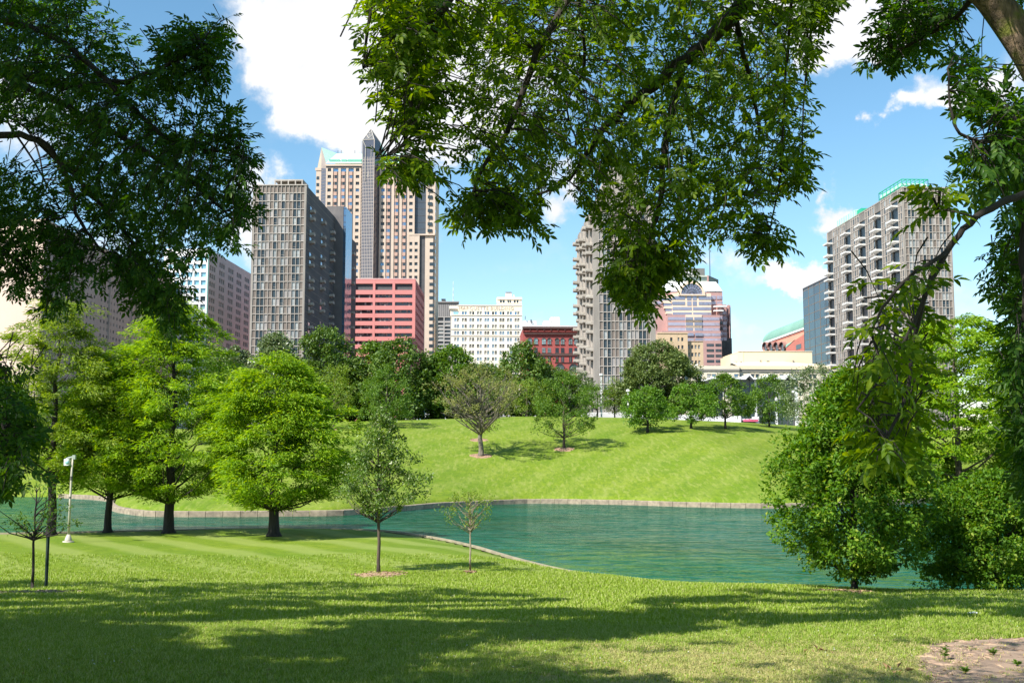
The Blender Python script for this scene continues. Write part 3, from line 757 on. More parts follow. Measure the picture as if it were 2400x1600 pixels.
# --- pink office block
M_pink = mat('salmon_concrete', (.62, .235, .215), (.57, .21, .19), .15, .8)
M_pinkd = mat('salmon_concrete_side', (.60, .20, .18), (.55, .18, .16), .15, .8)  # front colour deepened a little for the side in shade
G_ink = glass('ink_glass', (.055, .06, .07), (.09, .10, .115), metal=.3)
B = Bld('office_block', 'salmon pink office block with dark ribbon windows below the tall gabled skyscraper', 'office building', 806, 973, 480, rot=0)
zt = B.Z(654); dp = 48; B.W = B.X(973)
us = [(B.X(a_), B.X(b2)) for a_, b2 in ((812, 826.5), (832.5, 873), (878.5, 919), (925, 966))]
zs = [(B.Z(679.5), B.Z(664.5))] + [(B.Z(698+18.15*k), B.Z(689.6+18.15*k)) for k in range(9)]
B.p('office_body', M_pink, .1, B.W-.6, 1.1, dp, 0, zt-.6)
M_gril = mat('louvre_grey', (.085, .09, .095), (.07, .075, .08), 1, .7)
punched(B, 'front', us, zs, 0, B.W, 0, zt, M_pink, lambda i_, j: M_gril if j == len(zs)-1 else G_ink, dep=1.0)
for (a_, b2) in us:
    for (c_, d_) in zs[1:]:
        n_ = max(3, int((b2-a_)/.9))
        for q in range(n_):
            if random.random() < .5: B.p('blind', mat('blind_grey', (.3, .3, .3), (.25, .25, .25), 1) if 'blind_grey' not in MATS else MATS['blind_grey'], a_+(b2-a_)*q/n_+.1, a_+(b2-a_)*(q+1)/n_-.1, .86, .93, c_+random.choice((0, .5, .9)), d_)
B.p('roof_edge', mat('pale_pink_coping', (.8, .5, .47), (.75, .45, .42), 1), -.1, B.W+.1, -.1, .5, zt, zt+.35)
us = [(2+4.6*k, 2+4.6*k+3.4) for k in range(10)]
zs2 = [(B.Z(676), B.Z(662))] + [(B.Z(697+18.15*k), B.Z(690+18.15*k)) for k in range(8)]
punched(B, 'right', us, zs2, 1.0, dp, 0, zt, M_pinkd, lambda i_, j: G_curt if j < 8 and random.random() < .6 else G_ink, dep=.6)
B.finish()

# --- white office with its side shade painted in, left
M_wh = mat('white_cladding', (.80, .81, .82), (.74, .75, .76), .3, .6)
M_gs = mat('shaded_side_cladding', (.50, .485, .46), (.43, .42, .40), .3, .7)  # white cladding greyed, the side's shade put into its colour
B = Bld('office_block', 'white office block with cyan windows and grey shaded side, beside the left grey tower', 'office building', 380, 485, 420, rot=-1.6, anchor='right')
zt = B.Z(583); dp = B.U(640)
B.p('office_body', M_wh, .1, B.W-.5, .7, dp, 0, zt-.1)
us = [(B.X(405+15.7*k), B.X(417+15.7*k)) for k in range(-1, 5)]
zs = [(B.Z(612+18.8*k), B.Z(600.5+18.8*k)) for k in range(14)]
punched(B, 'front', us, zs, 0, B.W, 0, zt, M_wh, lambda i_, j: G_cyan if j > 8 else (G_dark if random.random() < .5 else G_cyan), dep=.6, split=0)
B.p('edge_trim', mat('green_trim', (.10, .28, .24)), B.W-.25, B.W+.08, -.1, .1, 0, zt)
us = []
u = 2.0
while u < dp-8:
    for k in range(3): us.append((u+k*2.6, u+k*2.6+1.9))
    u += 12.5
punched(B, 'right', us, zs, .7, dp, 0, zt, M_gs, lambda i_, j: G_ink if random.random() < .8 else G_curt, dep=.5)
B.finish()

# --- large pinkish building far left
M_lp = mat('pale_pink_stone', (.72, .55, .45), (.66, .50, .41), .05, .85)
M_lps = mat('shaded_pink_stone', (.50, .385, .33), (.44, .335, .285), .08, .85)  # same pink stone with the shade of the side in its colour
B = Bld('hotel_block', 'broad pale pink building with small square windows behind the leaves at the far left', 'building', -260, 96, 300, rot=0.4, anchor='right')
zt = B.Z(519); dp = B.U(440)
B.p('hotel_body', M_lp, 0, B.W-.5, .05, dp, 0, zt-.2)
zs = [(B.Z(560+19*k)-.0, B.Z(560+19*k)+.95) for k in range(22)]
us = [(3.2+2.9*k, 3.2+2.9*k+1.15) for k in range(int((dp-5)/2.9))]
us = [q for i_, q in enumerate(us) if i_ % 9 not in (4,)]
punched(B, 'right', us, zs, .05, dp, 0, zt, M_lps, lambda i_, j: (G_dark if random.random() < .7 else MATS['blind_grey']), dep=.3)
for k in range(6): B.p('wall_fin', M_lps, B.W, B.W+.5, 8+k*dp/6.5, 9+k*dp/6.5, 0, zt)
B.p('roof_edge', M_lp, -.2, B.W+.2, -.2, dp, zt, zt+.8)
us = [(B.W-6-4*k, B.W-4.7-4*k) for k in range(4, 9)]
for a_, b2 in us:
    for c_, d_ in zs[4:]: B.p('front_window', G_dark, a_, b2, -.02, .05, c_, d_)
B.finish()

# --- grey block between the skyscraper and the white lettered building
M_gb = mat('grey_brick', (.27, .255, .25), (.22, .21, .205), .3, .85)
B = Bld('office_block', 'grey block with broad dark window bands behind the white lettered building', 'office building', 1019, 1075, 720)
zt = B.Z(709)
B.p('office_body', M_gb, 0, B.W, .7, 24, 0, zt)
B.p('cornice', M_gb, -.3, B.W+.3, -.2, 1, zt, zt+.9)
us = [(B.X(1026), B.X(1039.5)), (B.X(1042), B.X(1055.5)), (B.X(1059), B.X(1072))]
zs = [(B.Z(752), B.Z(743.5))] + [(B.Z(761.5+8.7*k), B.Z(756+8.7*k)) for k in range(9)]
punched(B, 'front', us, zs, 0, B.W, 0, B.Z(741.5), mat('grey_mullion', (.42, .39, .37), (.36, .34, .32), .5), lambda i_, j: G_ink if random.random() < .7 else G_curt, dep=.7)
for k in range(12): B.p('blank_panel', M_gb, .6+k*B.W/12, .4+(k+1)*B.W/12, .4, .7, B.Z(741), B.Z(713))
B.p('rooftop_unit', M_white, B.X(1034), B.X(1045), 3, 8, zt, B.Z(703)); B.p('rooftop_unit', G_ink, B.X(1034), B.X(1044), 2, 4, B.Z(703), B.Z(699))
B.finish()
a_ = at(1062, 709, 726)
ant = thing('antenna_mast', 'thin red and white banded mast above the grey block', 'antenna', (a_.x, a_.y, a_.z))
M_rd = mat('mast_red', (.55, .10, .08))
for k in range(7): link('mast_section', MB().tube([(0, 0, k*2.1), (0, 0, k*2.1+2.1)], .26-.02*k, 6).mesh('mast_section', M_white if k % 2 == 0 else mat('mast_grey', (.55, .6, .66)) if k == 1 else M_white if k % 2 == 0 else MATS['mast_grey']), ant)

# --- white lettered building
M_cream = mat('cream_terracotta', (.84, .78, .66), (.78, .71, .58), .12, .75)
M_creamtop = mat('buff_frieze', (.80, .66, .48), (.84, .74, .60), .15, .75)
def text(s, size, m, ext=.15, align='LEFT', bold=0.0, spacing=1.0):
    cu = bpy.data.curves.new('lettering', 'FONT'); cu.body = s; cu.size = size; cu.extrude = ext; cu.align_x = align; cu.offset = bold; cu.space_character = spacing; cu.resolution_u = 3
    o = bpy.data.objects.new('tmp', cu); COL.objects.link(o)
    dg = bpy.context.evaluated_depsgraph_get(); dg.update()
    me = bpy.data.meshes.new_from_object(o.evaluated_get(dg)); me.materials.clear(); me.materials.append(m)
    bpy.data.objects.remove(o); bpy.data.curves.remove(cu)
    return me
B = Bld('office_block', 'cream white office building lettered MARQUETTE BUILDING along its top', 'office building', 1058, 1223.5, 592)
zt = B.Z(716)
B.p('office_body', M_cream, .1, B.W, .7, 40, 0, B.Z(739))
B.p('frieze_block', M_creamtop, B.X(1073), B.W, -.05, 40, B.Z(728.5), zt)
B.p('attic_block', M_cream, B.X(1075), B.W, .6, 40, B.Z(739), B.Z(728))
B.p('roof_edge', M_cream, B.X(1072), B.W+.2, -.3, .6, zt, zt+.4)
wins = []
for c in range(9):
    px = 1065 + c*17.65
    wins += [(B.X(px), B.X(px+4.9)), (B.X(px+6.4), B.X(px+11.3))]
zs = [(B.Z(753.5+15.3*k), B.Z(745+15.3*k)) for k in range(12)]
wf = lambda i_, j: G_blue if random.random() < .45 else (G_curt if random.random() < .5 else G_dark)
punched(B, 'front', wins, zs, 0, B.W, 0, B.Z(739), M_cream, wf, dep=.6, frame=M_cream, split=2)
wins = [w_ for w_ in wins if w_[0] > B.X(1078)]
punched(B, 'front', wins, [(B.Z(737.5), B.Z(729.7))], B.X(1075), B.W, B.Z(739)+.01, B.Z(728.5)-.01, M_cream, wf, dep=.5)
for y in (739, 771.5, 787): B.p('string_course', M_creamtop, -.15, B.W+.15, -.3, -.01, B.Z(y), B.Z(y)+.5)
B.p('corner_block', M_cream, B.X(1053), B.X(1073), .4, 20, B.Z(723), B.Z(716.5)); B.p('corner_block', M_cream, B.X(1055.5), B.X(1073), 1.5, 20, B.Z(739), B.Z(723))
B.p('corner_glazing', G_cyan, B.X(1062), B.X(1075), 1.2, 1.5, B.Z(738), B.Z(730))
B.p('side_return', M_cream, 0, B.X(1062), .5, 3, B.Z(741), B.Z(734))
# tower on the roof
B.p('roof_tower', M_cream, B.X(1166), B.W, 4, 16, zt+.4, B.Z(696.5))
B.p('tower_cornice', M_creamtop, B.X(1165), B.W+.2, 3.5, 16.3, B.Z(699), B.Z(693.5))
for a_, b2 in ((1172, 1176.5), (1178.5, 1183), (1190, 1193.5), (1195, 1198), (1205, 1209), (1211.5, 1215.5)): B.p('tower_window', G_dark, B.X(a_), B.X(b2), 3.9, 4.0, B.Z(706.5), B.Z(700))
for a_, b2 in ((1173, 1176), (1180, 1183), (1190, 1199), (1206, 1209), (1212, 1215)): B.p('tower_window', G_dark, B.X(a_), B.X(b2), 3.9, 4.0, B.Z(714), B.Z(711.5))
B.p('tower_band', M_creamtop, B.X(1165), B.W+.1, 3.8, 4, B.Z(708.6), B.Z(707.4))
B.p('roof_tank', mat('pale_grey_metal', (.6, .63, .66)), B.X(1186), B.X(1201), 7, 11, B.Z(693.5), B.Z(681)); B.p('tank_cap', M_roof, B.X(1186), B.X(1200), 6.8, 11, B.Z(680.8), B.Z(679.2)); B.p('roof_rod', M_white, B.X(1204), B.X(1206.5), 7, 7.6, B.Z(693), B.Z(686))
B.part('lettering', text('MARQUETTE BUILDING', 6.6, mat('faded_letter_paint', (.30, .23, .17), (.62, .52, .38), .35, .9, lo=.4, hi=.6), .05, spacing=1.12), (B.X(1075), -.12, B.Z(725.6)), (math.pi/2, 0, 0), scale=None)
o = [c for c in B.root.children if c.name.startswith('lettering')][0]
wdt = max(v.co.x for v in o.data.vertices); o.scale = ((B.X(1203.5)-B.X(1075))/wdt, (5.6*.256)/1 / 1.45, 1)
o.scale = ((B.X(1203.5)-B.X(1075))/wdt, .40, 1)
B.finish()

# --- red brick building with round-arched windows
M_rb = mat('red_brick', (.36, .085, .075), (.29, .065, .06), .8, .9)
M_rbd = mat('dark_brick_trim', (.10, .055, .05), (.08, .045, .04), 1, .9)
G_arch = glass('arched_glass', (.30, .42, .44), (.10, .14, .15), metal=.3)
B = Bld('warehouse', 'red brick building with round-arched windows beside the balconied centre tower', 'building', 1226, 1356, 450)
zt = B.Z(767.5)
B.p('brick_body', M_rb, 0, B.W, .5, 30, 0, zt-.3)
B.p('cornice', M_rbd, -.3, B.W+.3, -.9, .5, zt-.5, zt+.4); B.p('cornice_course', M_rb, -.1, B.W+.1, -.4, .5, B.Z(777), B.Z(775.5))
for k in range(48): B.p('corbel', M_rbd, .4+k*(B.W-.8)/48, .75+k*(B.W-.8)/48, -.32, 0.12, B.Z(783.5), B.Z(781))
B.p('corbel_course', M_rbd, 0, B.W, -.3, .12, B.Z(781), B.Z(780.2))
for k in range(9): B.p('cornice_bracket', M_rbd, B.W*k/8-.2, B.W*k/8+.2, -.7, .1, B.Z(774), B.Z(771))
def arch(w, h, r, ring=.35, seg=10, d0=0, d1=.3):
    """filled pane with round head, plus ring"""
    pts = [(-r, 0), (r, 0)] + [(r*math.cos(math.pi*k/seg), h + r*math.sin(math.pi*k/seg)) for k in range(seg+1)]
    mb = MB(); N_ = len(pts)
    mb.add([(x, 0, z) for x, z in pts] + [(x, .1, z) for x, z in pts], [tuple(range(N_))] + [tuple(range(2*N_-1, N_-1, -1))], 0)
    ro = r + ring; 
    V = []; F_ = []
    for k in range(seg+1):
        th = math.pi*k/seg
        for rr, yy in ((r, -.25), (ro, -.25), (ro, .1), (r, .1)): V.append((rr*math.cos(th), yy, h+rr*math.sin(th)))
    for k in range(seg):
        a0 = k*4; b0 = a0+4
        for q in range(4): F_.append((a0+q, b0+q, b0+(q+1) % 4, a0+(q+1) % 4))
    mb.add(V, F_, 1)
    mb.box(-r-.15, r+.15, -.2, .1, -.35, -.02, 1); mb.box(-.07, .07, -.08, 0, 0, h+r*.9, 1); mb.box(-r, r, -.07, 0, h*.5-.07, h*.5+.07, 1)
    return mb.mesh('arched_window', [G_arch, M_rbd])
sc_ = 450/2500
aw = arch(0, 9.2*sc_, 4.3*sc_, 1.3*sc_); aw2 = arch(0, 6*sc_, 9.5*sc_, 1.6*sc_)
cx_ = [1242, 1256, 1274.5, 1287.5, 1305.5, 1318.5, 1337, 1350]
for px in cx_:
    B.part('arched_window', aw, (B.X(px), .38, B.Z(805.5)))
    B.p('sash_window', G_arch if px in (1274.5, 1287.5) else G_dark, B.X(px-4), B.X(px+4), .42, .49, B.Z(825.5), B.Z(814.5)); B.p('sill', M_rbd, B.X(px-4.8), B.X(px+4.8), .2, .5, B.Z(827), B.Z(825.6)); B.p('sash_bar', M_rbd, B.X(px-4), B.X(px+4), .36, .42, B.Z(820.3), B.Z(819.7))
    B.p('sash_window', G_dark, B.X(px-3.4), B.X(px+3.4), .42, .49, B.Z(847.5), B.Z(835.5)); B.p('window_post', mat('rose_post', (.30, .2, .18)) if 'rose_post' not in MATS else MATS['rose_post'], B.X(px)-.05, B.X(px)+.05, .36, .42, B.Z(847.5), B.Z(835.5))
for px in (1249, 1281, 1312, 1344): B.part('arched_window', aw2, (B.X(px), .38, B.Z(868)))
B.p('brick_band', M_rbd, -.05, B.W+.05, .1, .5, B.Z(833), B.Z(827.6)); B.p('brick_band', M_rbd, B.X(1300), B.W, .2, .5, B.Z(849.5), B.Z(848.3))
B.p('roof_deck', M_white, 0, B.W, .6, 28, zt, B.Z(763)); B.p('roof_parapet', M_white, B.X(1224), B.X(1333), -.3, 1, zt+.5, B.Z(764.5))
B.p('roof_house', M_white, B.X(1225, 12), B.X(1256, 12), 10, 16, zt, B.Z(753, 12)); B.p('roof_house', M_white, B.X(1290, 12), B.X(1311, 12), 10, 18, zt, B.Z(744, 12)); B.p('roof_house', M_white, B.X(1274, 12), B.X(1292, 12), 10, 18, zt, B.Z(752.5, 12))
B.p('roof_vent', G_ink, B.X(1243, 10), B.X(1246, 10), 9, 9.8, B.Z(757, 10), B.Z(749, 10)); B.p('roof_vent', G_ink, B.X(1230, 10), B.X(1231.5, 10), 9, 9.8, B.Z(749, 10), B.Z(741, 10))
B.finish()

# --- bank building
M_mauve = mat('mauve_granite', (.45, .27, .245), (.40, .235, .215), .3, .7)
M_bb = mat('buff_granite', (.74, .58, .44), (.68, .52, .39), .15, .75)
G_lil = glass('lilac_glass', (.50, .44, .52), (.42, .36, .44), rough=.15, metal=.45)
G_grl = glass('grey_lilac_glass', (.36, .34, .42), (.28, .27, .34), rough=.12, metal=.5)
M_rw = mat('white_metal_roof', (.85, .86, .84), (.8, .81, .8), .2, .5)
M_dg = mat('green_slate_band', (.13, .17, .16), (.10, .14, .13), .3, .6)
M_sg = mat('sign_grey', (.17, .17, .16), (.15, .15, .14), .5, .7)
B = Bld('bank_building', 'stepped mauve and buff bank tower with arched window and dark rooftop sign', 'office building', 1536, 1697, 560)
Xc = B.X
B.p('tower_body', M_mauve, .5, Xc(1696.5), 2.2, 42, 0, B.Z(681.5))
# roof: sloping white, dark green drum and sign
V = [(Xc(1530), 1.8, B.Z(680.5)), (Xc(1696.5), 1.8, B.Z(680.5)), (Xc(1690), 10, B.Z(660, 10)), (Xc(1536), 10, B.Z(660, 10)), (Xc(1696.5), 42, B.Z(680.5)), (Xc(1690), 34, B.Z(660, 10)), (Xc(1530), 42, B.Z(680.5)), (Xc(1536), 34, B.Z(660, 10))]
B.part('sloping_roof', MB().add(V, [(0, 1, 2, 3), (1, 4, 5, 2), (6, 0, 3, 7), (3, 2, 5, 7)]).mesh('sloping_roof', M_rw))
B.p('roof_drum', M_dg, Xc(1530), Xc(1662, 11), 11, 32, B.Z(660, 11), B.Z(645, 11))
B.p('drum_rail', mat('drum_cream', (.45, .47, .40)), Xc(1530), Xc(1662, 11), 10.7, 11, B.Z(648.5, 11), B.Z(644.5, 11)); B.p('drum_rail', MATS['drum_cream'], Xc(1530), Xc(1662, 11), 10.7, 11, B.Z(659.6, 11), B.Z(657.5, 11))
B.p('drum_pier', M_mauve, Xc(1660, 10), Xc(1663, 10), 10.4, 12, B.Z(659.6, 11), B.Z(645, 11))
V = [(Xc(1663, 11), 11, B.Z(660, 11)), (Xc(1685.5, 16), 16, B.Z(660, 11)), (Xc(1685.5, 16), 16, B.Z(651, 11)), (Xc(1663, 11), 11, B.Z(645, 11)), (Xc(1685.5, 16), 30, B.Z(660, 11)), (Xc(1685.5, 16), 30, B.Z(651, 11)), (Xc(1663, 11), 30, B.Z(645, 11))]
B.part('drum_wing', MB().add(V, [(0, 1, 2, 3), (1, 4, 5, 2), (3, 2, 5, 6)]).mesh('drum_wing', M_dg))
B.p('sign_box', M_sg, Xc(1540, 12), Xc(1654, 12), 12, 16, B.Z(644, 12), B.Z(628, 12))
le = text('bank', 4.2, mat('sign_white', (.9, .9, .9)), .12, bold=.08, spacing=.92)
o = B.part('lettering', le, (Xc(1577.5, 12), 11.85, B.Z(641.8, 12)), (math.pi/2, 0, 0)); w_ = max(v.co.x for v in le.vertices); h_ = max(v.co.y for v in le.vertices)
o.scale = ((Xc(1624.5, 12)-Xc(1577.5, 12))/w_, (B.Z(630.8, 12)-B.Z(641.8, 12))/h_, 1)
red = mat('sign_red', (.65, .05, .05))
sh = MB(); w2 = 22*560/2500/2; h2 = 11.5*560/2500
sh.add([(-w2, 0, h2), (w2, 0, h2), (w2, 0, h2*.4), (w2*.5, 0, 0), (0, 0, -h2*.12), (-w2*.5, 0, 0), (-w2, 0, h2*.4)] + [(-w2, .2, h2), (w2, .2, h2), (w2, .2, h2*.4), (w2*.5, .2, 0), (0, .2, -h2*.12), (-w2*.5, .2, 0), (-w2, .2, h2*.4)], [(0, 6, 5, 4, 3, 2, 1)] + [(q, (q+1) % 7, 7+(q+1) % 7, 7+q) for q in range(7)])
SS = B.part('sign_shield', sh.mesh('sign_shield', red), (Xc(1563, 12), 11.75, B.Z(641.6, 12)))
le = text('us', 4.2, MATS['sign_white'], .1, bold=.08, spacing=.9)
o = link('lettering', le, SS, (Xc(1554.5, 12)-Xc(1563, 12), -.10, B.Z(640.5, 12)-B.Z(641.6, 12)), (math.pi/2, 0, 0)); w_ = max(v.co.x for v in le.vertices); h_ = max(v.co.y for v in le.vertices)
o.scale = ((Xc(1571.5, 12)-Xc(1554.5, 12))/w_, (B.Z(633, 12)-B.Z(640.5, 12))/h_, 1)
# upper wings and stepped bands
for y0_, y1_ in ((691, 699), (704.5, 711)): 
    for a_, b2 in ((1669, 1680.5), (1683, 1695), (1538, 1552)): B.p('wing_window', G_lil, Xc(a_), Xc(b2), 1.9, 2.2, B.Z(y1_), B.Z(y0_))
# buff upper bay with arch
xa0, xa1 = Xc(1576), Xc(1667)
B.p('buff_bay', M_bb, xa0, xa1, -.6, 2.2, B.Z(739), B.Z(687))
for k, (y1_, y0_) in enumerate(((702, 694.5), (714.5, 707))):
    for a_, b2 in ((1575.5, 1605.5), (1637.5, 1666)): B.p('bay_window', G_grl, Xc(a_), Xc(b2), -.75, -.6, B.Z(y1_), B.Z(y0_))
    for a_, b2 in ((1610.5, 1620.5), (1623.5, 1633)): B.p('bay_window', G_grl, Xc(a_), Xc(b2), -.75, -.6, B.Z(y1_+1.5), B.Z(y0_-.8))
for k, (y1_, y0_) in enumerate(((726.5, 719.5), (738.6, 732))):
    for a_, b2 in ((1576, 1621), (1624, 1666)): B.p('bay_window', G_grl, Xc(a_), Xc(b2), -.75, -.6, B.Z(y1_), B.Z(y0_))
for k in range(5): # slanting balconies bands at the bay's left flank
    B.p('flank_band', M_bb, Xc(1549+k*4.2), xa0, .2, 3, B.Z(700+12.3*k-2), B.Z(694+12.3*k-2))
    B.p('flank_glass', G_grl, Xc(1552+k*4.2), xa0, .5, 3, B.Z(706+12.3*k-2), B.Z(700+12.3*k-2))
# arch: ring and fan glass
r1 = 25*.2207*1.0; zc = B.Z(689.5); xm = Xc(1621.5)
def fan(ri, ro, seg=16):
    mb = MB(); V = []; F_ = []
    for k in range(seg+1):
        th = math.pi*k/seg
        for rr, yy in ((ri, -1.4), (ro, -1.4), (ro, 6), (ri, 6)): V.append((rr*math.cos(th), yy, rr*math.sin(th)))
    for k in range(seg):
        for q in range(4): F_.append((k*4+q, k*4+4+q, k*4+4+(q+1) % 4, k*4+(q+1) % 4))
    return mb.add(V, F_)
pxm = (Xc(1646)-Xc(1596))/50
B.part('arch_surround', fan(25*pxm, 31*pxm).mesh('arch_surround', M_bb), (xm, 0, zc))
pn = MB(); pn.add([(0, -.9, 0)] + [(25*pxm*math.cos(math.pi*k/20), -.9, 25*pxm*math.sin(math.pi*k/20)) for k in range(21)], [(0, k+1, k+2) for k in range(20)])
FW = B.part('fan_window', pn.mesh('fan_window', G_grl), (xm, 0, zc))
M_fr = mat('dark_window_frame', (.10, .09, .10))
for k in range(1, 10):
    th = math.pi*k/10; link('fan_bar', MB().tube([(4*pxm*math.cos(th), -1.0, 4*pxm*math.sin(th)), (25*pxm*math.cos(th), -1.0, 25*pxm*math.sin(th))], .11, 4).mesh('fan_bar', M_fr), FW)
for rr in (5, 12, 19): link('fan_bar', MB().tube([(rr*pxm*math.cos(math.pi*k/12), -1.0, rr*pxm*math.sin(math.pi*k/12)) for k in range(13)], .11, 4).mesh('fan_bar', M_fr), FW)
B.p('arch_sill', M_bb, Xc(1590), Xc(1653), -1.4, 2.2, B.Z(693), B.Z(689.6))
# wide lower terraces, alternating glass and granite bands
tiers = [(1562, 1684, 739, 777, -3.0), (1548, 1684.5, 777, 800, -4.0), (1610, 1685, 800, 905, -5.0)]
for (a_, b2, yt, yb, dd) in tiers:
    B.p('terrace_block', M_mauve, Xc(a_), Xc(b2), dd, 2.2, B.Z(yb) if yb < 905 else 0, B.Z(yt))
yy = 744.5; k = 0
while yy < 905:
    tt = [t for t in tiers if t[2] <= yy < t[3]][0]
    if yy < 800:
        B.p('ribbon_window', G_lil, Xc(tt[0])+.3, Xc(1604), tt[4]-.12, tt[4], B.Z(yy+6.8), B.Z(yy)); B.p('ribbon_window', G_lil, Xc(1642), Xc(tt[1])-.2, tt[4]-.12, tt[4], B.Z(yy+6.8), B.Z(yy))
        B.p('buff_band', M_bb, Xc(1604), Xc(1642), tt[4]-.5, tt[4], B.Z(yy+12.6), B.Z(yy-5.6)) if yy < 772 else None
        B.p('bay_window', G_grl, Xc(1604), Xc(1621), tt[4]-.6, tt[4]-.5, B.Z(yy+6.8), B.Z(yy)) ; B.p('bay_window', G_grl, Xc(1624), Xc(1642), tt[4]-.6, tt[4]-.5, B.Z(yy+6.8), B.Z(yy))
    elif yy < 806:
        B.p('ribbon_window', G_lil, Xc(1611), Xc(1666), tt[4]-.12, tt[4], B.Z(yy+6.8), B.Z(yy)); B.p('ribbon_window', G_lil, Xc(1670), Xc(1684), tt[4]-.12, tt[4], B.Z(yy+6.8), B.Z(yy))
    else:
        for a_, b2 in ((1650, 1667), (1670.5, 1684)): B.p('ribbon_window', G_ink, Xc(a_), Xc(b2), tt[4]-.12, tt[4], B.Z(yy+6.2), B.Z(yy))
    yy += 12.5
# stepped right shoulder, receding steps with glass bands then dark glass base
for s_ in range(3):
    a_ = 1684 + s_*9.6; b2 = a_+9.6; dd = -1 + s_*2.6
    B.p('shoulder_step', M_mauve, Xc(a_, dd), Xc(b2, dd), dd, 14, B.Z(790), B.Z(712))
    B.p('dark_glass_base', G_ink, Xc(a_, dd)+.01, Xc(b2 + (1.5 if s_ == 2 else 0), dd), dd, 14, 0, B.Z(790)-.01)
    yy = 717 + s_*.5 + (24 if s_ == 0 else 10 if s_ == 1 else 0)
    while yy < 800:
        B.p('step_window', G_lil if random.random() < .7 or yy < 750 else G_ink, Xc(a_, dd)+.15, Xc(b2, dd)-.1, dd-.12, dd, B.Z(yy+7.2), B.Z(yy)); yy += 12.4
B.p('shoulder_edge', M_mauve, Xc(1711), Xc(1712.5), 2, 14, B.Z(790), B.Z(711.5))
for a_, b2, yy in ((1672, 1702, 717), (1672, 1694, 727)): B.p('ledge', M_white, Xc(a_), Xc(b2), -2.4, -.1, B.Z(yy+2.6), B.Z(yy))
B.finish()
a_ = at(1664, 646, 575)
ant = thing('antenna_mast', 'tall thin dark lattice mast on the bank tower roof', 'antenna', (a_.x, a_.y, a_.z))
M_as = mat('mast_steel', (.12, .16, .19))
H_ = 23.5
link('mast_pole', MB().tube([(0, 0, -3), (0, 0, H_*.55), (0, 0, H_)], [.30, .24, .1], 6).mesh('mast_pole', M_as), ant)
for k, z in enumerate((13.5, 14.6, 16, 19.5, 21)): link('aerial', MB().tube([(-.7 if k % 2 else .1, 0, z), (.1 if k % 2 else .7, 0, z)], .14, 5).tube([(-.6 if k % 2 else .6, 0, z-.5), (-.6 if k % 2 else .6, 0, z+.5)], .16, 5).mesh('aerial', M_as), ant)

# --- beige older block in front of the bank
M_bg = mat('tan_brick', (.60, .45, .29), (.53, .40, .26), .4, .85)
B = Bld('office_block', 'tan stone block with small windows standing in front of the bank tower', 'office building', 1541, 1611, 430)
zt = B.Z(781.5); B.W = B.X(1611)
G2 = lambda i_, j: G_dark if random.random() < .7 else G_curt
B.p('office_body', M_bg, .05, B.W-.05, .45, 26, 0, zt)
zs = [(B.Z(799+18.2*k), B.Z(790.5+18.2*k)) for k in range(5)]
us = [(B.X(1570), B.X(1575.5)), (B.X(1587.5), B.X(1592)), (B.X(1596), B.X(1601))]
punched(B, 'front', us, zs, 0, B.W, 0, zt, M_bg, G2, dep=.4)
B.p('wing_body', M_bg, B.W, B.X(1649), 2.0, 26, 0, B.Z(799))
us = [(B.X(1613+8*k), B.X(1617.8+8*k)) for k in range(4)]
zs = [(B.Z(816+18.2*k), B.Z(807+18.2*k)) for k in range(5)]
punched(B, 'front', us, zs, B.W, B.X(1649), 0, B.Z(799), M_bg, G2, dep=.4, off=1.6)
B.p('coping', M_bg, -.2, B.W+.2, -.2, .6, zt, zt+.5); B.p('coping', M_bg, B.W+.2, B.X(1649)+.2, 1.4, 2.4, B.Z(799), B.Z(798))
B.finish()

# --- long cream building
M_cr = mat('cream_render', (.68, .57, .39), (.63, .53, .37), .08, .8)
M_cr2 = mat('pale_cream_render', (.66, .58, .45), (.60, .52, .40), .15, .8)
M_sh = mat('grey_moulding', (.22, .21, .19), (.18, .17, .155), .5, .8)
B = Bld('civic_building', 'long low cream building with blank upper storey behind the zigzag-roofed pavilion', 'building', 1606, 1960, 330)
X_ = B.X
B.p('lower_body', M_cr2, 0, X_(1731), .45, 40, 0, B.Z(866)); B.p('lower_body', M_cr2, X_(1731), X_(1960), 1.45, 40, 0, B.Z(864))
B.p('grey_band', M_sh, 0, X_(1731), .12, .45, B.Z(868.5), B.Z(864.5)); B.p('parapet', M_cr2, -.1, X_(1731), .1, 1.2, B.Z(864.5), B.Z(856.5))
B.p('grey_band', M_sh, X_(1731), X_(1944), 1.1, 1.45, B.Z(869.5), B.Z(864.2)); B.p('parapet', M_cr, X_(1731), X_(1945), .9, 3, B.Z(864.2), B.Z(856))
V = [(X_(1731), 2, B.Z(856)), (X_(1945), 2, B.Z(856)), (X_(1930), 6, B.Z(849)), (X_(1860), 12, B.Z(843, 6)), (X_(1731), 12, B.Z(845, 6))]
B.part('curved_roof', MB().add(V, [(0, 1, 2, 3, 4)]).mesh('curved_roof', M_cr))
B.p('upper_storey', M_cr, X_(1728, 12), X_(1901, 12), 12, 34, 0, B.Z(823, 12))
V = [(X_(1710, 16), 16, 0), (X_(1727, 12)-.01, 12, 0), (X_(1740, 12), 11.9, 0), (X_(1710, 16), 16, B.Z(832, 16)), (X_(1727, 12), 12, B.Z(829, 12)), (X_(1740, 12), 11.9, B.Z(824, 12)), (X_(1710, 16), 30, 0), (X_(1710, 16), 30, B.Z(832, 16)), (X_(1740, 12), 30, B.Z(824, 12))]
B.part('angled_wall', MB().add(V, [(0, 1, 4, 3), (1, 2, 5, 4), (6, 0, 3, 7), (3, 4, 5, 8, 7)]).mesh('angled_wall', M_cr))
B.p('roof_edge', M_cr2, X_(1728, 12), X_(1901, 12)+.1, 11.8, 13, B.Z(823, 12), B.Z(821.6, 12))
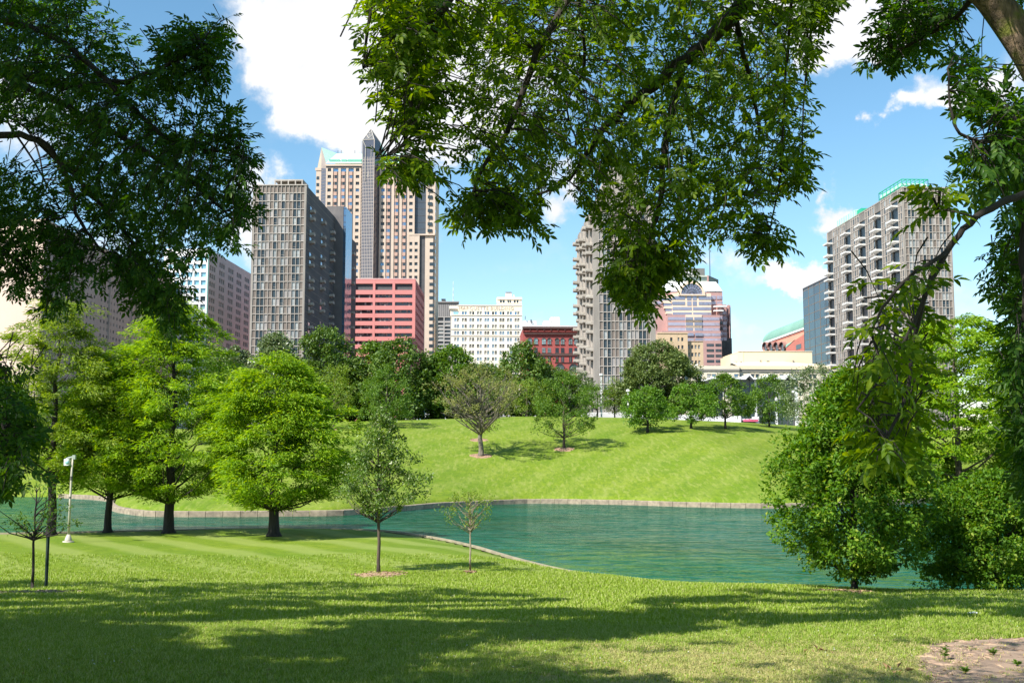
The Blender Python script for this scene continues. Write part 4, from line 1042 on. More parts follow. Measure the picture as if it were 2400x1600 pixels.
for a_, b2, y0_, y1_ in ((1794.5, 1801, 845, 853.5), (1733, 1736, 846.5, 855.5)): B.p('upper_window', G_dark, X_(a_, 12), X_(b2, 12), 11.85, 11.95, B.Z(y1_, 12), B.Z(y0_, 12))
for a_ in (1713, 1717.5, 1722): B.p('upper_window', G_dark, X_(a_, 12), X_(a_+2.6, 12), 11.4, 14, B.Z(855, 12), B.Z(850-(a_-1713)*.2, 12))
for a_ in (1779, 1855): B.p('wall_lamp', M_sh, X_(a_, 12), X_(a_+2, 12), 11.6, 12, B.Z(846.5, 12), B.Z(843, 12))
B.p('wall_vent', M_sh, X_(1843, 12), X_(1851, 12), 11.8, 12, B.Z(851.5, 12), B.Z(850, 12))
us = [(1603.5, 1610.5), (1623, 1631), (1635, 1642.5), (1655.5, 1663), (1667, 1674.5), (1687, 1694), (1698, 1706), (1719, 1727)]
for k in range(3): 
    for a_, b2 in us: B.p('window', G_curt if random.random() < .5 else G_blue, X_(a_), X_(b2), .38, .46, B.Z(888.5+20*k), B.Z(876+20*k)); B.p('window_rail', M_cr2, X_(a_), X_(b2), .3, .38, B.Z(882.6+20*k), B.Z(881.8+20*k)); B.p('lintel', M_cr2, X_(a_-1), X_(b2+1), .2, .5, B.Z(875.8+20*k), B.Z(874+20*k))
us = [(1731, 1738), (1760, 1766.5), (1771, 1777.5), (1805, 1812), (1827, 1834), (1842, 1848), (1861, 1867.5), (1872, 1878.5), (1894.5, 1901.5), (1905.5, 1912.5), (1926, 1933)]
for k in range(4):
    for a_, b2 in us: B.p('window', G_dark if random.random() < .6 else G_curt, X_(a_), X_(b2), 1.36, 1.46, B.Z(884+20.5*k), B.Z(875+20.5*k)); B.p('lintel', M_cr2, X_(a_-1), X_(b2+1), 1.2, 1.5, B.Z(874.8+20.5*k), B.Z(873.3+20.5*k))
for a_ in (1597, 1610, 1625): 
    V = [(X_(a_), 1, B.Z(857)), (X_(a_+11), 1, B.Z(857)), (X_(a_+11), 1, B.Z(851.5)), (X_(a_+11), 4, B.Z(857)), (X_(a_+11), 4, B.Z(851.5)), (X_(a_), 4, B.Z(857))]
    B.part('skylight', MB().add(V, [(0, 1, 2), (0, 2, 4, 5), (1, 3, 4, 2)]).mesh('skylight', M_white))
B.finish()

# --- green-vaulted hall
M_pk = mat('salmon_plaster', (.72, .36, .25), (.67, .33, .23), .1, .8)
M_pk2 = mat('rust_plaster', (.55, .19, .15), (.50, .17, .13), .2, .8)
M_gr = mat('green_copper', (.16, .31, .24), (.20, .38, .30), .06, .6)
B = Bld('vaulted_hall', 'salmon hall with green barrel roof and round window hoods, left of the glass office', 'building', 1905, 1990, 570, anchor='left')
dp = B.U(1786, 0)
ze = B.Z(764)
B.p('hall_wall', M_pk, 0, 22, 0, dp, 0, ze)
B.p('hall_cornice', M_white, -.5, 0, -.5, dp+.3, ze-.2, ze+.9); B.p('hall_band', M_pk2, -.15, 0, 0, dp, ze-1.1, ze-.3)
V = []; F_ = []; ns = 12; zh = 8.6
for k in range(ns+1):
    th = math.pi/2*k/ns; x = 12 - 12.4*math.cos(th); z = ze + .9 + (zh)*math.sin(th)
    V += [(x, -.5, z), (x, dp*.985, z), (x+2.0*(1-math.sin(th)), dp+.3+0*k, z-(0))]
for k in range(ns): F_ += [(3*k, 3*k+1, 3*k+4, 3*k+3)]
cap = [3*k+1 for k in range(ns+1)]
V += [(12, dp*.985, ze+.9)]; F_.append(tuple(cap + [len(V)-1]))
V += [(24.4, -.5, ze+.9), (24.4, dp, ze+.9)]; F_.append((3*ns, 3*ns+1, len(V)-1, len(V)-2))
B.part('barrel_roof', MB().add(V, F_).mesh('barrel_roof', M_gr, smooth=False))
hd = MB(); V = []; F_ = []; seg = 14
for k in range(seg+1):
    th = math.pi*(-.18 + 1.36*k/seg)
    for rr, xx in ((1.0, -2.2), (1.14, -2.2), (1.14, 0), (1.0, 0)): V.append((xx, 4.6*rr*math.cos(th), 2.5*rr*math.sin(th)))
for k in range(seg):
    for q in range(4): F_.append((k*4+q, k*4+4+q, k*4+4+(q+1) % 4, k*4+(q+1) % 4))
hd.add(V, F_); hm = hd.mesh('window_hood', mat('umber_hood', (.28, .15, .13), (.22, .12, .10), .4))
gl = MB(); gl.add([(-1.2, 4.6*math.cos(2*math.pi*k/20), 2.5*math.sin(2*math.pi*k/20)) for k in range(20)], [tuple(range(20))])
gm = gl.mesh('round_window', G_ink)
for px in (1799, 1812, 1825.5, 1839):
    u = B.U(px, 0, 810); zz = B.Z(812, u)
    link('round_window', gm, B.part('window_hood', hm, (0, u, zz)))
u0 = B.U(1858, 0, 800); ztop = B.Z(785, 0)
V = [(-4, -1, 0), (-4, u0, 0), (-4, u0, B.Z(815, u0)), (-4, u0*.55, B.Z(797, u0*.5)), (-4, -1, B.Z(780))]
B.part('stair_wing', MB().add(V + [(0, y, z) for _, y, z in V], [(0, 4, 3, 2, 1), (4, 9, 8, 3), (3, 8, 7, 2), (1, 2, 7, 6)]).mesh('stair_wing', M_pk2))
B.part('wing_roof', MB().add([(-4.2, u0+.3, B.Z(815, u0)), (-4.2, u0*.55, B.Z(796, u0*.5)), (0, u0*.55, B.Z(796, u0*.5)+1), (0, u0*1.35, B.Z(801, u0)), ], [(0, 1, 2, 3)]).mesh('wing_roof', M_gr))
ua, ub = B.U(1878, -4, 810), B.U(1866, -4, 810); B.p('wing_window', G_ink, -4.1, -4, ua, ub, B.Z(816, ua), B.Z(805, ua))
B.finish()

# --- dark glass block
M_gl = mat('bronze_grid', (.32, .22, .14), (.26, .18, .12), .5, .5, metal=.3)
G_sl = glass('slate_glass_pane', (.05, .085, .115), (.075, .12, .15), rough=.1, metal=.4)
B = Bld('glass_office', 'dark blue glass office with thin bronze grid, left of the white balconied tower', 'office building', 1966, 2010, 492, anchor='left')
dp = B.U(1884, 0); zt = B.Z(640)
B.p('glass_body', G_ink, .12, 18, 0, dp, 0, zt)
nu, nz_ = 6, 11
for k in range(nu):
    for j in range(nz_):
        u0 = dp*k/nu; z1 = zt - 1.2 - 4.05*j*1.05
        B.p('glass_panel', G_sl, 0, .12, u0+.12, dp*(k+1)/nu-.12, z1-4.0, z1)
        if k == 0: B.p('transom', M_gl, -.06, .10, 0, dp, z1, z1+.22)
for k in range(nu+1): B.p('mullion', M_gl if k % 2 else M_dstrip, -.1, .1, dp*k/nu-.1, dp*k/nu+.1, 0, zt)
B.p('roof_edge', M_dstrip, -.15, 18, -.1, dp+.1, zt, zt+.6)
B.finish()

# --- pavilion with folded roof
B = Bld('pavilion', 'glass pavilion with folded white zigzag roof and white columns behind the hilltop trees', 'pavilion', 1690, 1862, 232, rot=-1.0)
X_ = B.X; M_pg = glass('pavilion_glass', (.05, .075, .08), (.035, .055, .06), rough=.1, metal=.25)
zbot, zpk = B.Z(886.5), B.Z(876)
pks = [(1702, 876), (1712, 886.5), (1740, 886.5), (1749, 877.5), (1758, 886.5), (1786, 886.5), (1796, 877.5), (1805, 886.5), (1832, 886.5), (1841, 877.5), (1851, 886.5), (1882, 885)]
line = [(X_(a_), B.Z(y)) for a_, y in pks]
for (xa_, za_), (xb_, zb_) in zip(line[:-1], line[1:]):
    V = [(xa_, -2.2, za_), (xb_, -2.2, zb_), (xb_, 24, zb_), (xa_, 24, za_), (xa_, -2.2, za_-.35), (xb_, -2.2, zb_-.35), (xb_, 24, zb_-.35), (xa_, 24, za_-.35)]
    B.part('roof_fold', MB().add(V, [(0, 1, 2, 3), (7, 6, 5, 4), (0, 4, 5, 1), (1, 5, 6, 2), (3, 2, 6, 7), (0, 3, 7, 4)]).mesh('roof_fold', M_white))
# folded left wing turned away
V = [(X_(1702), -2.2, zbot-.4), (X_(1680), -2.2, zbot+.1), (X_(1661), -1.0, B.Z(884)), (X_(1624), 12, B.Z(896)), (X_(1661), -1.0, B.Z(884.8)-.2), (X_(1624), 12, B.Z(897)-.1), (X_(1702), 20, zbot), (X_(1702), -2.2, zbot-.8)]
B.part('roof_wing', MB().add([(X_(1712), -2.2, zbot), (X_(1661), -2.2, B.Z(884)), (X_(1623), 8, B.Z(896)), (X_(1690), 22, zbot), (X_(1712), -2.2, zbot-.35), (X_(1661), -2.2, B.Z(884)-.4), (X_(1623), 8, B.Z(896)-.3), (X_(1690), 22, zbot-.35)], [(0, 1, 2, 3), (7, 6, 5, 4), (0, 4, 5, 1), (1, 5, 6, 2)]).mesh('roof_wing', M_white))
B.p('glass_wall', M_pg, X_(1712), X_(1858), .4, .6, 0, zbot-.4)
for xs in ((1740, 1758), (1786, 1805), (1832, 1851)):
    xm_ = X_((xs[0]+xs[1])/2); B.part('gable_pane', MB().add([(X_(xs[0]), .45, zbot-.4), (X_(xs[1]), .45, zbot-.4), (xm_, .45, zpk-.6)], [(0, 1, 2)]).mesh('gable_pane', M_pg))
for a_ in (1767.5, 1815): B.p('column', M_white, X_(a_-2.6), X_(a_+2.6), .1, .7, 0, zbot-.4)
B.p('column', M_white, X_(1857), X_(1864), -.6, .6, 0, zbot-.4)
for a_ in (1727, 1754, 1780, 1796, 1841): B.p('glazing_bar', M_fr, X_(a_)-.05, X_(a_)+.05, .32, .4, 0, zbot-.4)
B.p('fascia_panel', mat('grey_spandrel', (.3, .3, .28)), X_(1820), X_(1856), .3, .4, B.Z(936), B.Z(921))
xs0, xs1 = X_(1627), X_(1702)
B.p('wing_glazing', M_pg, xs0, xs1, 6, 6.2, 0, B.Z(898)); 
for a_ in (1629, 1645, 1658, 1680): B.p('wing_column', M_cr2, X_(a_)-.14, X_(a_)+.14, 5.6, 6, 0, B.Z(896)+.4)
B.finish()
# --- low white walls and glazed ground floors seen between the trunks on the hilltop
B = Bld('low_building', 'low white glazed ground floor seen under the dark trees left of the bare brown tree', 'building', 940, 1240, 215, rot=0)
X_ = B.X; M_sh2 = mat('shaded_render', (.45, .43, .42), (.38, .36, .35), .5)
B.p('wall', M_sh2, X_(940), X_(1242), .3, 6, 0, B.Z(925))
for a_, b2 in ((980, 989), (992, 1000), (1003, 1010), (1034, 1046), (1050, 1062), (1066, 1084), (1232, 1240), (1243, 1252), (1255, 1266)):
    B.p('window', G_curt if a_ % 2 else G_cyan, X_(a_), X_(b2), .1, .25, 0, B.Z(958)); B.p('window_frame', M_white, X_(a_)-.12, X_(a_)+.12, -.02, .12, 0, B.Z(957)); B.p('window_frame', M_white, X_(b2)-.12, X_(b2)+.12, -.02, .12, 0, B.Z(957)); B.p('window_frame', M_white, X_(a_)+.12, X_(b2)-.12, -.02, .1, B.Z(972), B.Z(970.5))
for a_, b2, y in ((965, 1010, 929), (1012, 1040, 936)): B.p('white_canopy', M_white, X_(a_), X_(b2), -1.5, .3, B.Z(y+5), B.Z(y))
B.finish()
B = Bld('low_wall', 'long low white wall at street level behind the hilltop trees on the right', 'wall', 1360, 1732, 190, rot=0)
X_ = B.X
for k, (a_, b2, y) in enumerate(((1360, 1480, 966), (1482, 1640, 972), (1642, 1732, 975))): B.p('wall_panel', M_white if k else mat('pale_wall', (.6, .58, .55)), X_(a_), X_(b2)-.05, 0, 1.0, -2, B.Z(y))
B.finish()
B = Bld('bus_shelter', 'small white shop front with pink awning strip behind the hilltop trees', 'kiosk', 1722, 1776, 188, rot=0)
X_ = B.X
B.p('kiosk_wall', M_white, X_(1766), X_(1774), 0, 3, -2, B.Z(976)); B.p('kiosk_wall', M_white, X_(1722), X_(1732), 0, 3, -2, B.Z(974)); B.p('kiosk_glass', G_ink, X_(1732), X_(1766), .3, 3, -2, B.Z(984)); B.p('awning', mat('pink_awning', (.75, .12, .22)), X_(1738), X_(1770), -.6, .3, B.Z(987.5), B.Z(982.5)); B.p('kiosk_roof', M_white, X_(1732), X_(1766), .31, 3, B.Z(984), B.Z(981))
B.finish()
# ------------------------------------------------------------------ trees
def bark(name, a, b_): return mat(name, a, b_, 7, .95, .8, stretch=(1, 1, .25), bdist=.05)
K_brown = bark('brown_bark', (.115, .085, .06), (.05, .037, .028))
K_grey = bark('grey_bark', (.20, .17, .13), (.10, .085, .065))
K_pale = bark('pale_bark', (.34, .28, .20), (.20, .16, .11))
K_dark = bark('dark_bark', (.045, .036, .03), (.02, .016, .014))
L_cyp = leafmat('cypress_leaves', (.085, .185, .007), (.225, .36, .015), (.33, .42, .035), trans=.42)
L_cyp2 = leafmat('cypress_leaves_olive', (.10, .17, .012), (.21, .29, .028), (.28, .33, .06), trans=.38)
L_dark = leafmat('dark_maple_leaves', (.04, .09, .010), (.10, .175, .020), (.17, .24, .04), trans=.22, gloss=.5)
L_mid = leafmat('mid_green_leaves', (.045, .11, .010), (.11, .20, .018), (.18, .27, .04), trans=.3)
L_bright = leafmat('bright_green_leaves', (.05, .13, .008), (.12, .24, .016), (.22, .32, .05), trans=.34, gloss=.4)
L_olive = leafmat('olive_leaves', (.13, .155, .034), (.25, .265, .075), (.32, .28, .11), trans=.3)
L_yel = leafmat('yellow_green_leaves', (.09, .16, .015), (.18, .26, .03), (.28, .29, .06), trans=.32)
L_grey = leafmat('glossy_grey_green_leaves', (.06, .105, .03), (.14, .185, .06), (.32, .35, .22), trans=.2, gloss=.8, rough=.4)
L_lin = leafmat('linden_leaves', (.06, .10, .022), (.13, .175, .04), (.2, .25, .07), trans=.2)
L_pear = leafmat('pear_leaves', (.05, .115, .010), (.13, .215, .022), (.34, .37, .2), trans=.3, gloss=.5, rough=.45)
L_horn = leafmat('hornbeam_leaves', (.045, .128, .006), (.12, .235, .012), (.25, .32, .03), trans=.38, gloss=.3)
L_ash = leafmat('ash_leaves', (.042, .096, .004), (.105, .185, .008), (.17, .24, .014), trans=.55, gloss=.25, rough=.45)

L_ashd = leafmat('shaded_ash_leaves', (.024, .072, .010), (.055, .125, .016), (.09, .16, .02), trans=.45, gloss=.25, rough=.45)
def unit(v): return v/np.maximum(np.linalg.norm(v, axis=-1, keepdims=True), 1e-9)
def leaf_quads(C, A, Nn, L, Wd, fold=.18, droop=.12):
    """pointed leaves: two halves folded along the midrib; C base, A axis, Nn normal"""
    A = unit(A); S = unit(np.cross(A, Nn)); Nn = np.cross(S, A)
    L = np.asarray(L)[:, None]; Wd = np.asarray(Wd)[:, None]
    b0 = C; tip = C + A*L - Nn*L*droop
    m1 = C + A*L*.45 + S*Wd*.5 + Nn*Wd*fold; m2 = C + A*L*.45 - S*Wd*.5 + Nn*Wd*fold
    V = np.stack([b0, m1, tip, m2], 1).reshape(-1, 3)
    i = np.arange(len(C))[:, None]*4
    F = np.concatenate([i + np.array([[0, 1, 2]]), i + np.array([[0, 2, 3]])], 1).reshape(-1, 3)
    return V, F
def prof_round(t): return np.sqrt(np.clip(1-(2*t-1)**2, 0, 1))**.8
def prof_cone(t): return np.clip((1-t)**.75*(1-np.exp(-t*9))*1.12, 0, 1)
def prof_cyp(t): return np.clip((1-t)**.6*(1-np.exp(-t*11))*1.09, 0, 1)
def prof_egg(t): return np.clip(np.sin(np.pi*np.clip(t, 0, 1)**.62)**.75, 0, 1)
def prof_dome(t): return np.clip(np.sqrt(np.clip(1-t**2.2, 0, 1))*(1-np.exp(-t*10)), 0, 1)
def prof_vase(t): return np.clip(np.sin(np.pi*np.clip(t, 0, 1)**1.1)**.7, 0, 1)
def make_tree(name, label, base, H, z0, Rx, prof, leaf, bk, nclump=90, per=60, lsize=(.22, .12), crad=.8, flat=.6, trunk_r=.16, cat='tree', group=None,
              seed=1, axis='out', inner=.35, lean=0, nlimb=24, flare=1.5, cx=0.0, limb_r=.35, bare=0.0, lobes=3, sprawl=.18, forks=0, down=0.0, shell=False):
    """tapered trunk, limbs that reach each foliage clump, and a crown of single leaves gathered in clumps"""
    r = np.random.default_rng(seed)
    root = thing(name, label, cat, base, 0, group)
    h = H - z0
    t = r.random(nclump*3)**.9; w = prof(t)
    keep = r.random(len(t)) < (w + .15); t = t[keep][:nclump]; m = len(t)
    ang = r.random(m)*2*np.pi + np.arange(m)*2.4
    ph = r.random(4)*6.28
    lob = 1 + sprawl*np.sin(lobes*ang + ph[0] + 3*t) + sprawl*.7*np.sin(2*ang - 5*t + ph[1]) + sprawl*.6*(r.random(m)-.5)*2
    rad = Rx*prof(t)*lob*(inner + (1-inner)*np.sqrt(r.random(m)))
    cxs = cx*np.sin(np.pi*t*.5)
    C = np.stack([rad*np.cos(ang) + cxs, rad*np.sin(ang), z0 + h*t], 1)
    # trunk
    tb = MB(); n_ = 9; pts = []; rr = []
    wob = (r.random((n_, 2))-.5)*trunk_r*1.2
    topz = z0 + h*.82
    for k in range(n_):
        q = k/(n_-1); z = -.25 + (topz+.25)*q
        pts.append((wob[k, 0]*min(1, q*3) + lean*z + cx*q*.5, wob[k, 1]*min(1, q*3), z)); rr.append(trunk_r*(1-q)**.7*(1) + .012)
    pts.insert(1, (pts[0][0]*.5+pts[1][0]*.5, 0, min(.25, z0*.2))); rr[0] *= flare*1.15; rr.insert(1, trunk_r*1.12)
    tb.tube(pts, rr, 10)
    link('trunk', tb.mesh('trunk', bk, True), root)
    P = np.array(pts)
    lb = MB()
    if nlimb:
        order = r.permutation(m)[:nlimb]
        for j in order:
            c = C[j]; zt_ = max(z0*.85, min(topz*.95, c[2] - np.hypot(c[0], c[1])*.75 - .1))
            k = np.interp(zt_, P[:, 2], np.arange(len(P))); s_ = np.array([np.interp(zt_, P[:, 2], P[:, i_]) for i_ in range(3)])
            rs = np.interp(zt_, P[:, 2], rr)*limb_r + .008
            mid = s_*.5 + c*.5 + np.array([0, 0, -.06*np.linalg.norm(c-s_)]) + (r.random(3)-.5)*.12*np.linalg.norm(c-s_)
            lb.tube([s_, s_*.75+mid*.25+np.array([0, 0, .02]), mid, c*.6+mid*.4+(r.random(3)-.5)*.1, c], [rs, rs*.85, rs*.6, rs*.35, rs*.12], 5)
            if bare:
                for q in range(4):
                    e = c + (r.random(3)-.5)*crad*3; lb.tube([mid*.5+c*.5, (mid+c+2*e)/4+(r.random(3)-.5)*.2, e], [rs*.3, rs*.2, rs*.06], 4)
        link('limbs', lb.mesh('limbs', bk, True), root)
    # leaves
    per_ = r.integers(int(per*.6), int(per*1.4), m)
    idx = np.repeat(np.arange(m), per_); M = len(idx)
    g = r.normal(size=(M, 3)); g = unit(g)*(r.random(M)**(.45))[:, None]
    cr = crad*(.5 + 1.0*r.random(m)**1.3)*(1 if shell is False else 1)
    if axis == 'fan':      # sprays: clump drawn out along the limb
        o = unit(C*np.array([1, 1, 0]) + 1e-3); o3 = o[idx]; tv = np.cross(o3, np.array([0, 0, 1.]))
        off = o3*g[:, :1]*1.35 + tv*g[:, 1:2]*.85 + np.array([0, 0, 1.])*g[:, 2:]*flat
        off[:, 2] -= .25*np.abs(g[:, 0])
        pos = C[idx] + off*cr[idx, None]
        A = o3*(.9) + tv*(g[:, 1:2]*1.3) + r.normal(size=(M, 3))*.35 + np.array([0, 0, -.12])
        Nn = np.array([0, 0, 1.]) + r.normal(size=(M, 3))*.45
    else:
        pos = C[idx] + g*cr[idx, None]*np.array([1, 1, flat])
        outw = unit(C[idx]*np.array([1, 1, .5]) + g*2)
        A = outw*.7 + r.normal(size=(M, 3))*.7 + np.array([0, 0, -.35-down])
        Nn = np.array([0, 0, .8]) + outw*.5 + r.normal(size=(M, 3))*.55
    s_ = .7 + .6*r.random(M)
    V, F = leaf_quads(pos, A, Nn, lsize[0]*s_, lsize[1]*s_)
    link('crown', mesh_np('crown', V, F, leaf), root)
    return root
def px_tree(name, label, bx, by, top, half, crown_bot, prof, leaf, bk, D=None, wide=1.22, **k):
    """place a tree by where its foot, tip and crown edge were surveyed"""
    b_ = ground_hit(bx, by) if D is None else Vector((at(bx, 1000, D).x, D, hz(at(bx, 1000, D).x, D)))
    s_ = b_.y/FPX
    half = half*wide
    H = at(bx, top, b_.y).z - b_.z
    z0 = at(bx, crown_bot, b_.y).z - b_.z
    return make_tree(name, label, b_, H, max(z0, .2), half*s_, prof, leaf, bk, **k), b_

# far dark row on the hilltop (behind the crest)
BK = 'dark trees in a row behind the crest of the hill'
rows = [(545, 165, 815, 60, 'grey-green tree behind the bright cypresses, at the foot of the white office block', L_grey, 11),
        (640, 160, 787, 62, 'grey-green tree with pale leaf undersides at the foot of the left grey tower', L_grey, 12),
        (765, 168, 775, 85, 'large dark green tree below the salmon pink office block', L_dark, 13),
        (872, 172, 806, 50, 'narrow-topped dark tree just right of the large dark tree under the pink block', L_mid, 20),
        (935, 165, 800, 80, 'broad dark tree hiding the foot of the salmon pink block', L_dark, 14),
        (1052, 168, 814, 66, 'dark tree below the grey office block, left of the white lettered building', L_mid, 15),
        (1228, 162, 810, 76, 'dense dark round tree in front of the red brick building', L_dark, 16),
        (1010, 175, 850, 60, 'low dark tree filling the gap behind the broad dark tree', L_dark, 17),
        (1120, 178, 852, 60, 'low dark tree behind the bare-branched brown tree', L_dark, 18),
        (700, 178, 850, 70, 'shaded tree between the cypresses and the large dark tree', L_mid, 19)]
for px, D, top, half, lab, lf, sd in rows:
    px_tree('broadleaf_tree', lab, px, 0, top, half*1.12, 992, prof_dome, lf, K_dark, D=D, nclump=190, per=80, lsize=(.42, .28), crad=1.15, flat=.75, trunk_r=.25, seed=sd, nlimb=10, inner=.45, group=BK, sprawl=.12, wide=1.0)
px_tree('broadleaf_tree', 'low mid-green tree filling the gap at the foot of the salmon pink block', 826, 0, 862, 56, 992, prof_dome, L_mid, K_dark, D=172, nclump=140, per=80, lsize=(.42, .28), crad=1.1, flat=.75, trunk_r=.25, seed=28, nlimb=8, inner=.45, group=BK, sprawl=.12)
px_tree('broadleaf_tree', 'low dark tree in front of the foot of the red brick building', 1310, 0, 872, 60, 992, prof_dome, L_mid, K_dark, D=170, nclump=150, per=80, lsize=(.42, .28), crad=1.1, flat=.75, trunk_r=.25, seed=27, nlimb=8, inner=.45, group=BK, sprawl=.12)
HT = 'trees standing on the grassy hillside'
T = []
T.append(px_tree('broadleaf_tree', 'sparse olive-brown tree with bare upper branches in a mulch ring, largest on the hillside', 1127, 1069, 850, 92, 1010, prof_vase, L_olive, K_grey, nclump=130, per=44, lsize=(.20, .10), crad=.62, flat=.8, trunk_r=.27, seed=31, nlimb=70, inner=.2, bare=1, limb_r=.42, group=HT, sprawl=.2))
T.append(px_tree('broadleaf_tree', 'loose green tree with thin trunk in a mulch ring, right of the sparse olive-brown tree', 1322, 1052, 872, 68, 1022, prof_egg, L_mid, K_brown, nclump=130, per=74, lsize=(.19, .10), crad=.62, flat=.8, trunk_r=.15, seed=32, nlimb=24, inner=.3, group=HT))
T.append(px_tree('broadleaf_tree', 'small dense green tree casting a round shadow, just below the dense conical tree', 1518, 1014, 908, 56, 994, prof_egg, L_bright, K_dark, nclump=90, per=80, lsize=(.24, .15), crad=.7, flat=.8, trunk_r=.16, seed=33, nlimb=14, group=HT))
T.append(px_tree('broadleaf_tree', 'small green tree with forked trunk right of the dense conical tree', 1620, 1005, 903, 48, 986, prof_round, L_bright, K_dark, nclump=80, per=70, lsize=(.24, .15), crad=.65, flat=.8, trunk_r=.15, seed=34, nlimb=18, group=HT))
T.append(px_tree('broadleaf_tree', 'light green round-headed tree on a straight thin trunk in front of the white pavilion roof', 1700, 1005, 877, 55, 978, prof_egg, L_mid, K_dark, nclump=110, per=80, lsize=(.25, .16), crad=.7, flat=.8, trunk_r=.14, seed=35, nlimb=16, group=HT, sprawl=.1))
T.append(px_tree('broadleaf_tree', 'green tree with a two-part top in front of the right end of the pavilion', 1803, 998, 880, 55, 985, prof_egg, L_mid, K_dark, D=146, nclump=110, per=80, lsize=(.25, .14), crad=.75, flat=.85, trunk_r=.14, seed=36, nlimb=16, group=HT, sprawl=.2))
T.append(px_tree('linden_tree', 'tall dense grey-green conical tree in front of the centre tower foot', 1545, 990, 806, 86, 992, prof_dome, L_lin, K_dark, D=153, nclump=330, per=110, lsize=(.36, .19), crad=1.0, flat=.7, trunk_r=.3, seed=37, nlimb=10, inner=.5, sprawl=.06))
T.append(px_tree('broadleaf_tree', 'small pale green tree in front of the gridded face of the centre tower', 1441, 975, 883, 30, 965, prof_cone, L_yel, K_dark, D=158, nclump=60, per=60, lsize=(.22, .12), crad=.6, flat=.8, trunk_r=.1, seed=38, nlimb=14, group=HT))
T.append(px_tree('broadleaf_tree', 'small leaning dark-stemmed tree between the loose green tree and the pale green one', 1400, 975, 900, 34, 958, prof_round, L_mid, K_dark, D=158, nclump=55, per=55, lsize=(.22, .12), crad=.6, flat=.8, trunk_r=.13, seed=39, nlimb=16, group=HT))
T.append(px_tree('broadleaf_tree', 'yellowish hilltop tree half hidden behind the right-hand cypress of the near row', 782, 985, 862, 56, 975, prof_round, L_yel, K_brown, D=133, nclump=90, per=60, lsize=(.22, .12), crad=.7, flat=.8, trunk_r=.12, seed=40, nlimb=20, group=HT))
T.append(px_tree('broadleaf_tree', 'mid green tree standing behind the tip of the slender young tree', 905, 992, 856, 60, 985, prof_egg, L_mid, K_brown, D=130, nclump=100, per=66, lsize=(.22, .12), crad=.75, flat=.8, trunk_r=.12, seed=41, nlimb=20, group=HT))
T.append(px_tree('broadleaf_tree', 'yellow-tinged low tree between the sparse olive tree and the loose green tree', 1235, 985, 884, 42, 970, prof_round, L_yel, K_brown, D=150, nclump=70, per=60, lsize=(.22, .12), crad=.7, flat=.8, trunk_r=.12, seed=42, nlimb=16, group=HT))
T.append(px_tree('broadleaf_tree', 'low green tree behind the loose green tree, below the balconies of the centre tower', 1335, 985, 862, 58, 970, prof_round, L_grey, K_dark, D=165, nclump=80, per=70, lsize=(.28, .16), crad=.8, flat=.8, trunk_r=.14, seed=43, nlimb=12, group=HT))
T.append(px_tree('broadleaf_tree', 'grey-green tree with yellow tips at the right end of the cream building', 1925, 1010, 862, 82, 1000, prof_dome, L_grey, K_brown, D=118, nclump=150, per=80, lsize=(.22, .12), crad=.8, flat=.8, trunk_r=.16, seed=44, nlimb=14, inner=.4, group=HT))
T.append(px_tree('broadleaf_tree', 'green tree at the foot of the white-balconied tower behind the hornbeam', 2095, 1020, 835, 95, 1030, prof_dome, L_bright, K_brown, D=125, nclump=220, per=80, lsize=(.25, .14), crad=.9, flat=.7, trunk_r=.2, seed=45, nlimb=10, inner=.4, group=HT))
T.append(px_tree('broadleaf_tree', 'brown-green tree low behind the left cypresses', 470, 1010, 835, 80, 1000, prof_dome, L_mid, K_brown, D=135, nclump=130, per=80, lsize=(.25, .14), crad=.9, flat=.7, trunk_r=.2, seed=46, nlimb=10, inner=.4, group=HT))
T.append(px_tree('broadleaf_tree', 'dark green tree far behind the leftmost cypress', 60, 1040, 880, 130, 1060, prof_dome, L_dark, K_brown, D=125, nclump=180, per=80, lsize=(.25, .14), crad=1.0, flat=.7, trunk_r=.2, seed=47, nlimb=10, inner=.4, group=HT))
T.append(px_tree('broadleaf_tree', 'dark green tree far behind the lamp post, beyond the pond', 260, 1040, 860, 110, 1080, prof_dome, L_mid, K_brown, D=122, nclump=180, per=80, lsize=(.25, .14), crad=1.0, flat=.7, trunk_r=.2, seed=48, nlimb=10, inner=.4, group=HT))
# big cypress-like trees across the pond, right
T.append(px_tree('cypress_tree', 'tall feathery bright green cypress across the pond at the right', 2245, 1120, 742, 195, 1150, prof_dome, L_cyp, K_brown, D=106, nclump=560, per=100, lsize=(.46, .16), crad=1.05, flat=.42, trunk_r=.35, seed=51, wide=1.12, nlimb=20, axis='fan', inner=.45, sprawl=.12))
T.append(px_tree('cypress_tree', 'feathery green cypress across the pond at the right edge of the view', 2440, 1120, 770, 170, 1150, prof_dome, L_cyp, K_brown, D=112, nclump=260, per=80, lsize=(.46, .16), crad=.95, flat=.42, trunk_r=.35, seed=52, nlimb=20, axis='fan', inner=.45, sprawl=.12))
